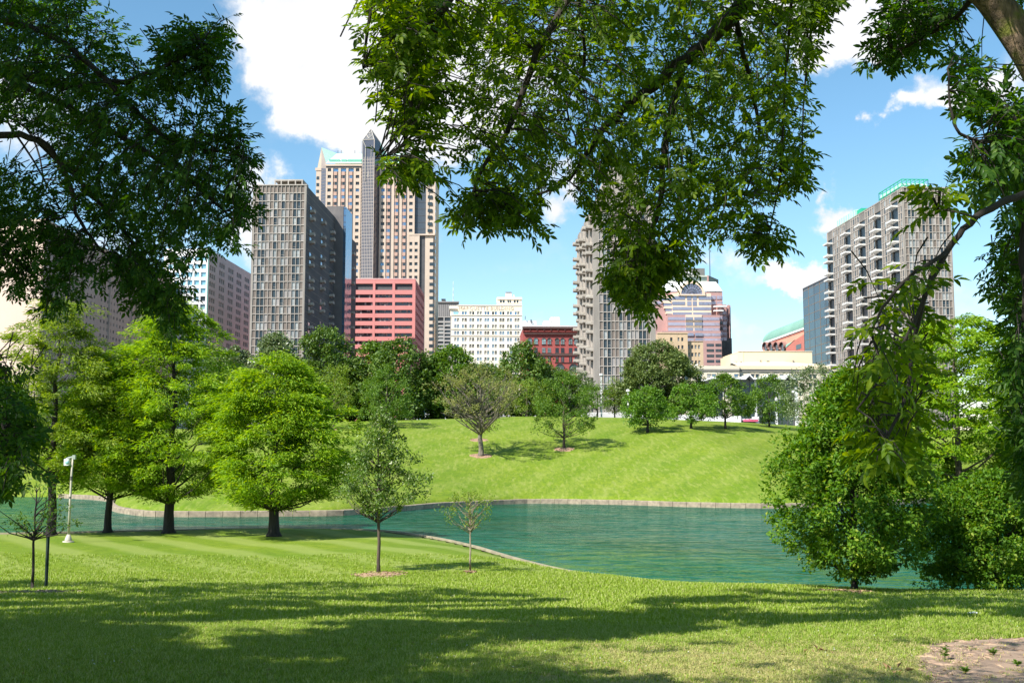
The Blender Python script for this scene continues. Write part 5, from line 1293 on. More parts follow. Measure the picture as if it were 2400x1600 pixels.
# the row of bald cypresses on the near bank
CG = 'bald cypresses along the near bank on the left'
for (bx, by, top, half, cb, lf, lab, sd, nc, kk) in (
    (118, 1254, 690, 175, 1130, L_cyp2, 'tall thin-crowned bald cypress with open olive foliage, leftmost of its row', 61, 200, dict(inner=.2, trunk_r=.24)),
    (252, 1248, 820, 150, 1160, L_cyp, 'smaller bald cypress squeezed between the two tallest of its row', 62, 240, dict(trunk_r=.2)),
    (395, 1249, 700, 195, 1170, L_cyp, 'tallest full bald cypress with thick flared trunk in the near row', 63, 470, {}),
    (642, 1256, 826, 172, 1188, L_cyp, 'broad bright green bald cypress at the right end of the near row', 64, 430, {})):
    T.append(px_tree('cypress_tree', lab, bx, by, top, half, cb, prof_cyp, lf, K_dark, nclump=nc, per=150, lsize=(.24, .065), crad=.72, flat=.46, seed=sd, nlimb=46, axis='fan', flare=1.75, group=CG, sprawl=.27, wide=1.12, limb_r=.22, **({'inner': .42, 'trunk_r': .28} | kk)))
# slender young trees on the lawn
T.append(px_tree('young_tree', 'slender young tree with glossy two-tone leaves and thin straight trunk in a mulch ring', 887, 1343, 966, 102, 1205, prof_cyp, L_pear, K_brown, nclump=230, per=50, lsize=(.09, .056), crad=.24, flat=.9, trunk_r=.055, wide=1.06, seed=71, nlimb=60, inner=.15, flare=1.4, limb_r=.4, lean=-.012, sprawl=.2))
T.append(px_tree('sapling', 'small thin sapling with pale stem and sparse leaves beside the pond edge', 1102, 1342, 1152, 52, 1235, prof_vase, L_yel, K_pale, nclump=60, per=24, lsize=(.075, .035), crad=.2, flat=.9, trunk_r=.026, seed=72, nlimb=40, inner=.2, flare=1.2, limb_r=.55, sprawl=.3))
T.append(px_tree('sapling', 'dark-stemmed sapling with a drooping sparse crown beside the short stake on the left lawn', 75, 1382, 1120, 66, 1245, prof_round, L_mid, K_dark, nclump=30, per=26, lsize=(.085, .045), crad=.24, flat=.8, trunk_r=.03, seed=73, nlimb=30, inner=.2, flare=1.2, limb_r=.5, sprawl=.3))
T.append(px_tree('hornbeam_tree', 'dense small-leaved tree with short trunk in the right foreground by the pond', 2003, 1384, 862, 178, 1345, prof_egg, L_horn, K_dark, nclump=600, per=84, lsize=(.115, .066), crad=.33, flat=.75, trunk_r=.085, seed=74, wide=.97, nlimb=60, inner=.35, flare=1.5, sprawl=.13, lobes=4))
T.append(px_tree('hornbeam_bush', 'low spreading yellow-green tree at the right edge, its branches touching the bank', 2325, 1378, 1110, 165, 1378, (lambda t: np.sqrt(np.clip(1-t**2, 0, 1))*(.75+.25*np.clip(t*4, 0, 1))), L_horn, K_dark, D=30.5, nclump=420, per=95, lsize=(.11, .06), crad=.34, flat=.65, trunk_r=.07, seed=75, wide=1.1, nlimb=40, inner=.3, flare=1.4, sprawl=.18))

# mulch rings
M_mulch = mat('mulch', (.42, .27, .17), (.22, .13, .085), 9, .95, .8, lo=.3, hi=.7)
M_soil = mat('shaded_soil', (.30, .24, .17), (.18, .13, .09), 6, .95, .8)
def mulch(label, px, py, hw, D=None, m=M_mulch, name='mulch_ring', asp=1.0):
    b_ = ground_hit(px, py) if D is None else Vector((at(px, 1000, D).x, D, hz(at(px, 1000, D).x, D)))
    rad = hw*b_.y/FPX; r = np.random.default_rng(int(px)); mb = MB(); V = []; F_ = []
    ns, nr = 26, 4; jit = 1 + .14*(r.random(ns)-.5)*2
    for j in range(nr+1):
        for k in range(ns):
            th = 2*math.pi*k/ns; q = rad*(j/nr)*(jit[k] if j else 1); x = b_.x+q*math.cos(th); y = b_.y+q*math.sin(th)*asp
            V.append((x-b_.x, y-b_.y, hz(x, y)-b_.z + (.035 + .03*r.random() if j < nr else .0)))
    for j in range(nr):
        for k in range(ns): F_.append((j*ns+k, j*ns+(k+1) % ns, (j+1)*ns+(k+1) % ns, (j+1)*ns+k))
    mb.add(V, F_)
    # loose chips
    for k in range(160):
        th = r.random()*6.28; q = rad*math.sqrt(r.random())*1.05; x = q*math.cos(th); y = q*math.sin(th)*asp
        z = hz(x+b_.x, y+b_.y)-b_.z+.05; a = r.random()*6.28; s = .03+.05*r.random()
        mb.add([(x-s*math.cos(a), y-s*math.sin(a), z), (x+s*.3*math.sin(a), y-s*.3*math.cos(a), z+.03), (x+s*math.cos(a), y+s*math.sin(a), z+.01), (x-s*.3*math.sin(a), y+s*.3*math.cos(a), z)], [(0, 1, 2, 3)])
    return link(name, mb.mesh(name, m), None, b_, label=label, cat='mulch')
mulch('reddish mulch ring round the slender young tree on the near lawn', 887, 1347, 62)
mulch('mulch ring at the foot of the sparse olive-brown hillside tree', 1127, 1070, 25)
mulch('mulch ring round an uphill trunk just behind the sparse olive-brown tree', 1122, 1031, 20)
mulch('mulch ring under the loose green hillside tree', 1322, 1053, 24)
mulch('mulch ring under the yellowish tree at the hilltop on the left', 782, 986, 14, D=133)
mulch('brown mulch strip at the foot of the hornbeam by the pond', 1975, 1388, 62, m=M_mulch, asp=.6)
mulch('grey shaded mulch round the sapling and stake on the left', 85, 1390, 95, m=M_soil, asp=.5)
mulch('tiny earth ring at the foot of the pale sapling', 1102, 1343, 15)

# ------------------------------------------------------------------ overhanging ash trees in the foreground
def leaflet_template(r, n_pairs=3, L=.082, W=.037, simple=False):
    """pinnate leaf: rachis plus pointed leaflets, growing along +x, facing +z"""
    V = []; F = []
    def lf(b_, a, sc_):
        a = Vector(a).normalized(); s = a.cross(Vector((0, 0, 1))).normalized(); nrm = s.cross(a)
        l, w = L*sc_, W*sc_; o = len(V); b_ = Vector(b_)
        cv = r.uniform(.05, .28)
        if simple:
            V.extend([b_, b_+a*l*.3+s*w*.42+nrm*w*.2, b_+a*l*.62+s*w*.4+nrm*w*.12-nrm*l*cv*.3, b_+a*l-nrm*l*cv, b_+a*l*.62-s*w*.4+nrm*w*.12-nrm*l*cv*.3, b_+a*l*.3-s*w*.42+nrm*w*.2])
            F.extend([(o, o+2, o+1), (o, o+3, o+2), (o, o+5, o+4), (o, o+4, o+3)]); return
        V.extend([b_, b_+a*l*.28+s*w*.42+nrm*w*.22, b_+a*l*.62+s*w*.42+nrm*w*.18-nrm*l*cv*.35, b_+a*l-nrm*l*cv, b_+a*l*.62-s*w*.42+nrm*w*.18-nrm*l*cv*.35, b_+a*l*.28-s*w*.42+nrm*w*.22, b_+a*l*.3, b_+a*l*.64-nrm*l*cv*.35])
        F.extend([(o, o+6, o+1), (o+1, o+6, o+7), (o+1, o+7, o+2), (o+2, o+7, o+3), (o, o+5, o+6), (o+5, o+4, o+7), (o+5, o+7, o+6), (o+4, o+3, o+7)])
    for k in range(n_pairs):
        x = .05 + .042*k + r.uniform(-.004, .004); z = -.25*x*x
        for s in (1, -1): lf((x, 0, z), (.75+r.uniform(-.15, .2), s*(.75+r.uniform(-.15, .15)), r.uniform(-.35, .15)), .82+.1*k*.5+r.uniform(-.08, .08))
    lf((.05+.042*n_pairs-.02, 0, -.25*.17*.17), (1, r.uniform(-.2, .2), -.2), 1.1)
    o = len(V)
    xe = .05+.042*n_pairs-.02
    V.extend([Vector((0, .0018, 0)), Vector((0, -.0018, 0)), Vector((xe, -.001, -.25*xe*xe)), Vector((xe, .001, -.25*xe*xe))]); F.extend([(o, o+1, o+2), (o, o+2, o+3)])
    return np.array([tuple(v) for v in V]), np.array(F)
rr_ = random.Random(5)
TPL = [leaflet_template(rr_, n_) for n_ in (2, 3, 3, 3, 4)]
TPLS = [leaflet_template(rr_, n_, simple=True) for n_ in (2, 3, 3, 3, 4)]
TPLM = {m_.name: [mesh_np('leaf', v, f, m_) for v, f in TPL] for m_ in (L_ash, L_ashd)}
def in_poly(P, x, y):
    c = False; j = len(P)-1
    for i in range(len(P)):
        if ((P[i][1] > y) != (P[j][1] > y)) and (x < (P[j][0]-P[i][0])*(y-P[i][1])/(P[j][1]-P[i][1])+P[i][0]): c = not c
        j = i
    return c
class Canopy:
    def __init__(s, root, seed, leaf=None): s.leaf = leaf or L_ash; s.root = root; s.rg = np.random.default_rng(seed); s.B = MB(); s.leaves = []; s.skel = []
    def branch(s, pts, r0, r1, n=5):
        """pts: (px, py, D)"""
        P = crom([tuple(at(*p)) for p in pts], False, n); m = len(P)
        P = P + (s.rg.random(P.shape)-.5)*r0*.6
        rad = list(np.linspace(r0, r1, m)); s.B.tube([tuple(p) for p in P], rad, 7); s.skel += [p for p in P]
    def fill(s, poly, D0, D1, n, scale=.61, reach=.5, hole=None, per=(3, 6)):
        n = int(n*1.22)
        rg = s.rg; xs = [p[0] for p in poly]; ys = [p[1] for p in poly]; k = 0; sk = np.array(s.skel)
        while k < n:
            px = rg.uniform(min(xs), max(xs)); py = rg.uniform(min(ys), max(ys))
            if not in_poly(poly, px, py) or any(in_poly(h, px, py) for h in (hole or [])): continue
            D = rg.uniform(D0, D1); e = np.array(at(px, py, D)); k += 1
            d = np.linalg.norm(sk - e, axis=1); q = sk[np.argmin(d)]; dm = d.min()
            dirn = unit((e-q)[None])[0] if dm > .05 else unit(rg.normal(size=(1, 3)))[0]
            if dm > reach: dirn = unit((dirn + np.array([0, 0, -.5]) + rg.normal(size=3)*.2)[None])[0]
            ln = min(dm, reach*rg.uniform(.5, 1.)) ; st = e - dirn*ln
            mid = (st+e)/2 + np.array([0, 0, .08*ln]) + rg.normal(size=3)*.03*ln
            e2 = e + np.array([0, 0, -.04*ln])
            s.B.tube([tuple(st), tuple(mid), tuple(e2)], [.0045, .0032, .0014], 4)
            nl = rg.integers(*per)
            for j in range(nl):
                t = 1 - j/nl*.75; p = st*(1-t)**2 + 2*mid*t*(1-t) + e2*t*t
                side = 1 if j % 2 else -1
                tv = np.cross(dirn, [0, 0, 1.]); tv = tv/max(np.linalg.norm(tv), .1)
                ax = dirn*(.9 if j == 0 else .45) + tv*side*(0 if j == 0 else .8) + np.array([0, 0, -.28]) + rg.normal(size=3)*.3
                nn_ = np.array([0, 0, 1.]) + rg.normal(size=3)*.45
                s.leaves.append((p, ax, nn_, scale*rg.uniform(.75, 1.2)))
    def finish(s, n_single=300):
        L = s.leaves; rg = s.rg
        L.sort(key=lambda q: q[0][1]/q[3] - (0 if abs(q[0][0]) < .5*q[0][1] else -50))
        def frame(ax, nn_):
            a = ax/np.linalg.norm(ax); y = np.cross(nn_, a); y /= np.linalg.norm(y); z = np.cross(a, y); return np.stack([a, y, z], 1)
        inv = s.root.matrix_world.inverted()
        off = np.array(s.root.location)
        for p, ax, nn_, sc_ in L[:n_single]:
            Rm = Matrix(frame(ax, nn_).tolist())
            o = link('leaf', TPLM[s.leaf.name][rg.integers(len(TPL))], s.root, Vector(p)-s.root.location, Rm.to_euler(), (sc_,)*3)
        VV = []; FF = []; o = 0
        for p, ax, nn_, sc_ in L[n_single:]:
            T_ = TPLS if p[1] > 5.2 else TPL; v, f = T_[rg.integers(len(T_))]; R_ = frame(ax, nn_)
            VV.append((v*sc_) @ R_.T + p - off); FF.append(f+o); o += len(v)
        if VV: link('foliage', mesh_np('foliage', np.concatenate(VV), np.concatenate(FF), s.leaf), s.root, kind='stuff')
        me = s.B.mesh('branches', K_dark, True); me.transform(Matrix.Translation(-s.root.location)); link('branches', me, s.root)
def shade_crown(root, pts, per, crad, seed, size=(.16, .08)):
    """upper crown high over the lawn, out of the top of the view: single leaves round limb ends"""
    r = np.random.default_rng(seed); C = np.array(pts); idx = np.repeat(np.arange(len(C)), per); M = len(idx)
    g = unit(r.normal(size=(M, 3)))*(r.random(M)**.5)[:, None]
    pos = C[idx] + g*crad*np.array([1, 1, .55]); A = r.normal(size=(M, 3)) + np.array([0, 0, -.4]); Nn = np.array([0, 0, 1.]) + r.normal(size=(M, 3))*.5
    s_ = .7+.6*r.random(M); V, F = leaf_quads(pos, A, Nn, size[0]*s_, size[1]*s_)
    link('upper_crown', mesh_np('upper_crown', V - np.array(root.location), F, L_ash), root, kind='stuff')
def trunk_of(root, pts, rad, m=K_grey):
    mb = MB(); P = crom(pts, False, 5); t = np.linspace(0, len(rad)-1, len(P)); mb.tube([tuple(p-np.array(root.location)) for p in P], list(np.interp(t, range(len(rad)), rad)), 14)
    link('trunk', mb.mesh('trunk', m, True), root)

# shaded lawn areas as surveyed, turned back up along the sun's rays to where the leaves hang
SHADE = [([(-900, 1372), (0, 1364), (300, 1356), (640, 1368), (900, 1366), (1060, 1384), (1230, 1392), (1320, 1410), (1250, 1425), (900, 1445), (500, 1462), (300, 1480), (-900, 1500)], 2.9),
         ([(-900, 1500), (300, 1480), (420, 1478), (400, 1530), (550, 1560), (900, 1545), (980, 1530), (860, 1600), (860, 1700), (-900, 1700)], 2.4),
         ([(560, 1480), (900, 1450), (1220, 1440), (1450, 1470), (1440, 1500), (1150, 1510), (950, 1545), (560, 1550)], 2.0),
         ([(1010, 1420), (1400, 1432), (1900, 1425), (2000, 1440), (2100, 1452), (1700, 1476), (1400, 1505), (1200, 1488), (1050, 1450)], 2.4),
         ([(1480, 1412), (1700, 1384), (1900, 1380), (2500, 1382), (2900, 1400), (2900, 1450), (2300, 1452), (2000, 1440), (1750, 1415), (1560, 1425)], 2.4),
         ([(1000, 1590), (1400, 1580), (1650, 1588), (1600, 1640), (900, 1660)], 2.2),
         ([(2080, 1430), (2500, 1430), (2500, 1462), (2250, 1452)], 2.0)]
from mathutils import noise as mnoise
rs = np.random.default_rng(99); shp = []
for poly, dens in SHADE:
    xs = [p[0] for p in poly]; ys = [p[1] for p in poly]; area = 0
    k = 0; tries = 0; npt = int(230*dens*(abs(max(xs)-min(xs))*(max(ys)-min(ys)))/1e5)
    while k < npt and tries < 40000:
        tries += 1
        px, py = rs.uniform(min(xs), max(xs)), rs.uniform(min(ys), max(ys))
        if not in_poly(poly, px, py): continue
        g_ = ground_hit(px, py)
        if rs.random() > (g_.y/24)**2*1.6 + .12: continue
        if mnoise.noise(Vector((g_.x*.42, g_.y*.9, 3.1))) + .35*mnoise.noise(Vector((g_.x*1.3, g_.y*2.6, 9.1))) > .13: continue
        k += 1
        zt_ = rs.uniform(7.6, 9.0)
        while True:
            q_ = g_ + SD*((zt_ - g_.z)/SD.z)
            if q_.y < 1 or abs(q_.x) > .50*q_.y + .9 or zt_ > 2.4 + .43*q_.y or zt_ > 17: break
            zt_ += .4
        shp.append(np.array(q_))
shp = np.array(shp)
print('shade clumps', len(shp), shp[:, 0].min(), shp[:, 0].max(), shp[:, 1].max())
# canopy that keeps the near leaves in shade
over = []
def shade_px(p):
    # where on the lawn this clump's shadow falls, as a sight line
    q = Vector(p)
    for _ in range(3): q = Vector(p) - SD*((p[2]-hz(q.x, q.y))/SD.z)
    cy_ = q.y*CT + (q.z-EYE)*ST; return CX + FPX*q.x/cy_, CY - FPX*(-q.y*ST + (q.z-EYE)*CT)/cy_
for k in range(1500):
    x = rs.uniform(-14, 9) if k % 3 else rs.uniform(-14, -3.5); y = rs.uniform(-2, 10.5); z = rs.uniform(6.2, 8.4)
    a_, b2 = shade_px((x-.8, y-.5, z + max(0, y-6)*.25))
    tz_ = (z + max(0, y-6)*.25 - 3.7)/SD.z; hx, hy = x-.8 - SD.x*tz_, y-.5 - SD.y*tz_
    if abs(hx+.4) < 1.5 and 4.3 < hy < 7.8 and rs.random() < .75: continue
    if -60 < a_ < 2460 and b2 < 1660 and not any(in_poly(p_, a_, b2) for p_, _ in SHADE) and rs.random() < .96: continue
    over.append((x - .8, y - .5, z + max(0, y-6)*.25))
for k in range(620):          # wood continued behind and above the camera, added to block sky light
    over.append((rs.uniform(-15, 15), rs.uniform(-20, 3.5), rs.uniform(6.5, 12.5)))
over = np.array(over)

left = thing('ash_tree', 'dark ash tree whose leafy boughs hang down over the upper left of the view', 'tree', (-9.5, 7.5, hz(-9.5, 7.5)), group='ash trees overhanging the foreground')
trunk_of(left, [(-9.5, 7.5, -1.2), (-9.3, 7.6, 1.2), (-8.6, 7.6, 3.6), (-7.6, 7.5, 6.0), (-6.6, 7.2, 8.4)], [.34, .26, .23, .2, .12], K_dark)
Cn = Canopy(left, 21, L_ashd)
Cn.branch([(-500, 500, 8.6), (-60, 330, 8.2), (90, 330, 8.0), (150, 400, 8.0), (190, 520, 8.0), (250, 600, 8)], .035, .008)
Cn.branch([(-700, -150, 8.4), (-100, 120, 8.0), (140, 200, 7.8), (330, 180, 7.6), (470, 110, 7.5)], .05, .008)
Cn.branch([(-100, 120, 8.0), (120, 230, 8.2), (300, 330, 8.2), (450, 430, 8.1), (560, 530, 8)], .035, .006)
Cn.branch([(-100, 20, 7.6), (150, 100, 7.6), (360, 300, 7.6), (480, 350, 7.6), (590, 370, 7.6)], .03, .006)
Cn.branch([(90, 330, 8.0), (230, 470, 8.2), (330, 600, 8.2), (390, 700, 8.3)], .022, .005)
Cn.branch([(-200, 560, 8.0), (20, 600, 8.0), (100, 680, 8), (110, 730, 8)], .02, .005)
Cn.branch([(-60, 250, 9), (60, 300, 9), (100, 420, 9), (60, 520, 9)], .012, .004); Cn.branch([(20, 290, 8.6), (80, 380, 8.6), (130, 470, 8.6), (180, 560, 8.5)], .010, .004)
PL = [[(-60, -30), (235, -10), (262, 40), (300, 75), (315, 125), (345, 165), (365, 200), (345, 240), (380, 300), (520, 300), (575, 350), (560, 420), (590, 480), (555, 520), (590, 585), (520, 575), (480, 600), (420, 610), (350, 560), (250, 560), (180, 480), (140, 400), (130, 310), (60, 280), (-60, 280)],
      [(365, 195), (380, 120), (372, 70), (400, 55), (440, 40), (500, 70), (540, 30), (535, 100), (500, 130), (540, 200), (470, 220), (420, 260), (370, 250)],
      [(-60, 400), (60, 420), (130, 480), (200, 560), (240, 650), (200, 690), (110, 740), (40, 690), (-60, 640)],
      [(250, 560), (420, 600), (440, 700), (425, 780), (330, 730), (270, 690)]]
Cn.fill(PL[0], 7.0, 10.0, 760); Cn.fill(PL[1], 7.2, 8.2, 120); Cn.fill(PL[2], 7.2, 9.2, 210); Cn.fill(PL[3], 7.4, 9.0, 110)
Cn.fill([(555, 270), (620, 350), (590, 420), (540, 360)], 7.4, 8, 14); Cn.fill([(560, 440), (612, 480), (590, 520), (540, 500)], 7.4, 8.4, 16); Cn.fill([(480, 260), (560, 250), (560, 300), (500, 320)], 7.4, 8, 16)
Cn.branch([(-700, 700, 6.2), (-150, 850, 6.0), (-20, 950, 6), (30, 1060, 6)], .03, .006)
Cn.fill([(-80, 860), (40, 880), (85, 960), (95, 1060), (70, 1130), (-80, 1200)], 5.6, 7.5, 150)
Cn.fill([(-300, -60), (240, -60), (240, 0), (-60, 0), (-60, 900), (-300, 900)], 6.5, 10, 200)
Cn.finish()
mid = thing('ash_tree', 'ash tree whose sunlit leafy boughs hang into the top centre of the view', 'tree', (-1.5, -4.5, hz(-1.5, -4.5)), group='ash trees overhanging the foreground')
trunk_of(mid, [(-1.5, -4.5, -.4), (-1.4, -4.3, 1.8), (-.8, -3.4, 4.2), (.2, -1.6, 6.6), (1.2, .8, 8.2)], [.42, .33, .28, .22, .12])
Cn = Canopy(mid, 22)
Cn.branch([(2300, -1000, 5.2), (1950, -300, 6.2), (1720, 30, 6.6), (1600, 140, 6.8), (1480, 240, 6.9), (1390, 340, 7.0), (1340, 420, 7.0)], .075, .008)
Cn.branch([(1600, 140, 6.8), (1560, 330, 6.9), (1545, 480, 7.0), (1500, 620, 7.0), (1480, 700, 7.0)], .03, .006)
Cn.branch([(1850, -200, 6.6), (1855, 0, 6.7), (1840, 200, 6.8), (1830, 400, 6.8), (1800, 560, 6.8)], .014, .004)
Cn.branch([(1990, -200, 6.6), (1905, 60, 6.7), (1888, 200, 6.8), (1880, 320, 6.8)], .012, .004)
Cn.branch([(1500, -500, 6.2), (1350, -50, 6.5), (1260, 120, 6.5), (1190, 300, 6.5), (1120, 420, 6.5), (1085, 510, 6.5)], .035, .005)
Cn.branch([(1200, -400, 5.6), (1080, -40, 5.9), (1000, 60, 6), (965, 150, 6), (960, 240, 6), (985, 330, 6), (940, 400, 6)], .028, .005)
Cn.branch([(1350, -50, 6.5), (1370, 150, 7.2), (1330, 240, 7.2), (1350, 330, 7.2)], .014, .005)
Cn.branch([(1720, 30, 6.6), (1760, 200, 7.2), (1780, 330, 7.3), (1740, 480, 7.3)], .02, .005)
Cn.branch([(960, 150, 6.0), (900, 185, 5.9), (850, 160, 5.8)], .006, .003); Cn.branch([(975, 290, 6), (930, 350, 5.8), (880, 372, 5.6)], .006, .003)
PM = [[(860, -20), (1010, -20), (1040, 130), (1030, 250), (1030, 320), (970, 335), (945, 290), (925, 260), (885, 215), (865, 150), (875, 60)],
      [(1000, -20), (1880, -20), (1905, 60), (1890, 180), (1890, 330), (1850, 440), (1800, 500), (1730, 540), (1640, 560), (1600, 600), (1530, 560), (1520, 680), (1460, 680), (1430, 640), (1390, 560), (1380, 480), (1310, 430), (1250, 490), (1170, 520), (1100, 510), (1100, 400), (1090, 330), (1060, 270), (1040, 160)],
      [(1880, -20), (1975, -30), (1930, 30), (1910, 120), (1890, 150)], [(1480, 600), (1540, 560), (1530, 720), (1500, 720), (1450, 690), (1430, 650)]]
Cn.fill(PM[0], 5.3, 6.6, 190, per=(3, 5)); Cn.fill(PM[1], 5.8, 9.0, 960); Cn.fill(PM[2], 6.2, 7, 40); Cn.fill(PM[3], 6.2, 7.4, 120)
Cn.fill([(895, 375), (940, 375), (1020, 340), (1030, 385), (960, 430), (900, 400)], 5.3, 6.0, 26, per=(3, 5)); Cn.fill([(1730, 540), (1830, 520), (1850, 590), (1800, 600), (1750, 580)], 6.4, 7.0, 24)
Cn.fill([(1060, 490), (1150, 440), (1260, 470), (1270, 535), (1080, 530)], 6, 6.8, 50); Cn.fill([(1880, 340), (1910, 390), (1870, 440), (1850, 400)], 6.4, 7, 14); Cn.fill([(1540, 600), (1640, 580), (1600, 650), (1560, 660)], 6.4, 7, 22)
Cn.fill([(800, -300), (2050, -300), (2050, -20), (860, -20)], 5.5, 9, 260)
Cn.finish()
right = thing('ash_tree', 'ash tree with mossy leaning trunk at the top right and foliage down the right edge', 'tree', (4.7, 6.0, hz(4.7, 6.0)), group='ash trees overhanging the foreground')
K_moss = mat('mossy_ash_bark', (.24, .165, .11), (.075, .055, .035), 26, .95, 1.0, stretch=(1, 1, .3), lo=.38, hi=.6, bdist=.03)
nt, lk = K_moss.node_tree.nodes, K_moss.node_tree.links; bs = nt['Principled BSDF']; src_ = bs.inputs['Base Color'].links[0].from_socket
g_ = nt.new('ShaderNodeNewGeometry'); t_ = nt.new('ShaderNodeTexNoise'); t_.inputs['Scale'].default_value = 9; t_.inputs['Detail'].default_value = 8; lk.new(g_.outputs['Position'], t_.inputs['Vector'])
r_ = nt.new('ShaderNodeMapRange'); r_.inputs[1].default_value = .5; r_.inputs[2].default_value = .62; lk.new(t_.outputs[0], r_.inputs[0]); x_ = nt.new('ShaderNodeMixRGB'); x_.inputs[2].default_value = (.13, .14, .02, 1); lk.new(r_.outputs[0], x_.inputs[0]); lk.new(src_, x_.inputs[1]); lk.new(x_.outputs[0], bs.inputs['Base Color'])
P3 = [tuple(at(2215, -130, 5.9)), tuple(at(2325, 0, 6)), tuple(at(2415, 120, 6)), tuple(at(2540, 320, 6))]
trunk_of(right, [(4.7, 6.0, -.9), (4.55, 6.0, .8), (4.1, 6.0, 2.2), P3[3], P3[2], P3[1], P3[0], tuple(at(2000, -600, 5.6))], [.24, .19, .16, .13, .105, .09, .085, .05], K_moss)
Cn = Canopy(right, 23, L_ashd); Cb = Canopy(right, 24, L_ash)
Cb.branch([(2700, 420, 4.3), (2500, 440, 4.3), (2380, 462, 4.3), (2290, 510, 4.3), (2220, 590, 4.3), (2170, 690, 4.3), (2140, 800, 4.4), (2125, 920, 4.4), (2075, 1040, 4.4)], .019, .006)
Cb.branch([(2220, 590, 4.3), (2130, 650, 4.2), (2070, 720, 4.2), (2040, 780, 4.2)], .010, .004); Cb.branch([(2170, 690, 4.3), (2130, 780, 4.35), (2080, 860, 4.4), (2010, 960, 4.4)], .009, .004)
Cb.branch([(2290, 510, 4.3), (2250, 500, 4.2), (2200, 490, 4.2)], .006, .003); Cn.branch([(2400, 300, 5.5), (2310, 330, 5.3), (2240, 300, 5.2), (2220, 160, 5.2)], .014, .004)
Cn.branch([(2320, -60, 6.0), (2240, 40, 6.3), (2160, 90, 6.5), (2080, 130, 6.6), (2040, 170, 6.6)], .02, .004); Cn.branch([(2750, 300, 6), (2420, 350, 6), (2400, 500, 6), (2400, 700, 6), (2410, 900, 6.2), (2425, 1100, 6.2)], .03, .006)
PR = [[(2060, -20), (2270, -20), (2250, 40), (2200, 75), (2185, 110), (2130, 140), (2090, 165), (2030, 185), (2030, 130), (2040, 70), (2065, 30)],
      [(2225, 105), (2300, 130), (2340, 200), (2430, 270), (2430, 470), (2350, 480), (2300, 440), (2255, 420), (2265, 340), (2310, 290), (2250, 240), (2235, 180)],
      [(2450, 480), (2450, 760), (2345, 740), (2340, 700), (2310, 640), (2350, 600), (2350, 540), (2370, 490)],
      [(2470, 740), (2470, 1250), (2430, 1210), (2400, 1150), (2372, 1000), (2365, 850), (2365, 760)],
      [(2165, 450), (2230, 420), (2240, 500), (2180, 540)], [(2040, 690), (2130, 600), (2190, 640), (2170, 900), (2120, 1100), (2050, 1090), (2000, 1000), (1995, 900), (2040, 800)]]
Cn.fill(PR[0], 6.2, 7.4, 100, per=(3, 5)); Cn.fill(PR[1], 5.0, 6.4, 120, per=(3, 5)); Cn.fill(PR[2], 6.0, 8.0, 110); Cn.fill(PR[3], 5.6, 8.2, 330)
Cb.fill(PR[4], 3.9, 4.4, 8, per=(2, 4), scale=.68); Cb.fill(PR[5], 4.0, 5.2, 66, per=(2, 4), scale=.62)
Cb.fill([(2010, 850), (2110, 830), (2130, 1000), (2100, 1090), (2020, 1050), (1990, 960)], 4.6, 6.2, 54, per=(2, 4), scale=.6)
Cn.fill([(2060, -250), (2500, -250), (2500, 480), (2420, 480), (2420, 0), (2270, -20), (2060, -20)], 5.5, 8, 90)
Cn.finish(150)
Cb.finish(150)
# split the high shading canopy between the three trees
sel = shp[:, 0]
allp = np.concatenate([shp, over]); isover = np.concatenate([np.zeros(len(shp), bool), np.ones(len(over), bool)])
for root, lo_, hi_, sd in ((left, -99, -4.5, 81), (mid, -4.5, 3.2, 82), (right, 3.2, 99, 83)):
    q = allp[(allp[:, 0] >= lo_) & (allp[:, 0] < hi_)]
    if len(q): shade_crown(root, q, 22, .45, sd, (.23, .145))
# ------------------------------------------------------------------ lamp posts, stake, litter
M_post = mat('lamp_post_paint', (.52, .47, .38), (.44, .39, .31), 2.5, .7)
M_chip = mat('chipped_paint', (.06, .055, .05), (.12, .11, .10), 8, .8)
M_lens = mat('lamp_lens', (.35, .62, .66), (.28, .52, .56), 3, .3)
g0 = ground_hit(160, 1270); s_ = g0.y/FPX
lp = thing('lamp_post', 'cream park lamp post with a box lantern bracketed to its left, among the cypresses', 'lamp post', g0)
Hh = 200*s_
link('base', MB().tube([(0, 0, -.1), (0, 0, .02), (0, 0, .05)], [13*s_, 13*s_, 12.5*s_], 20).tube([(0, 0, .05), (0, 0, .12), (0, 0, .22), (0, 0, .38)], [8.2*s_, 8.0*s_, 6.5*s_, 3.2*s_], 20).mesh('base', M_post, True), lp)
pole_ = link('pole', MB().tube([(0, 0, .38), (.01, 0, Hh*.5), (.03, 0, Hh*.8), (.06, 0, Hh*.97)], [3.0*s_, 2.6*s_, 2.3*s_, 2.0*s_], 14).mesh('pole', M_post, True), lp)
link('arm', MB().tube([(.14, 0, Hh*.985), (.03, 0, Hh*.975), (-.17, 0, Hh*.965), (-.28, 0, Hh*.955)], [.055, .05, .05, .045], 8).box(.06, .2, -.07, .07, Hh*.95, Hh*1.0).mesh('arm', mat('lamp_arm_grey', (.35, .40, .34), (.28, .32, .27), 3)), lp)
lantern_ = link('lantern', MB().box(-.33, -.10, -.14, .14, Hh*.88, Hh*.955).mesh('lantern', M_white), lp)
link('lens', MB().tube([(-.17, -.142, Hh*.917), (-.17, -.17, Hh*.917)], [.105, .085], 14).mesh('lens', M_lens, True), lantern_)
for z0_, z1_ in ((.71, .755), (.50, .52)):
    link('paint_chip', MB().tube([(.022 if z0_ > .6 else .008, -.005, Hh*z0_), (.026 if z0_ > .6 else .008, -.005, Hh*z1_)], 2.75*s_, 9).mesh('paint_chip', M_chip), pole_)
g1 = ground_hit(108, 1377); s1 = g1.y/FPX
st = thing('tree_stake', 'short dark green tree stake standing in the lawn beside the left sapling', 'stake', g1)
h1 = 117*s1
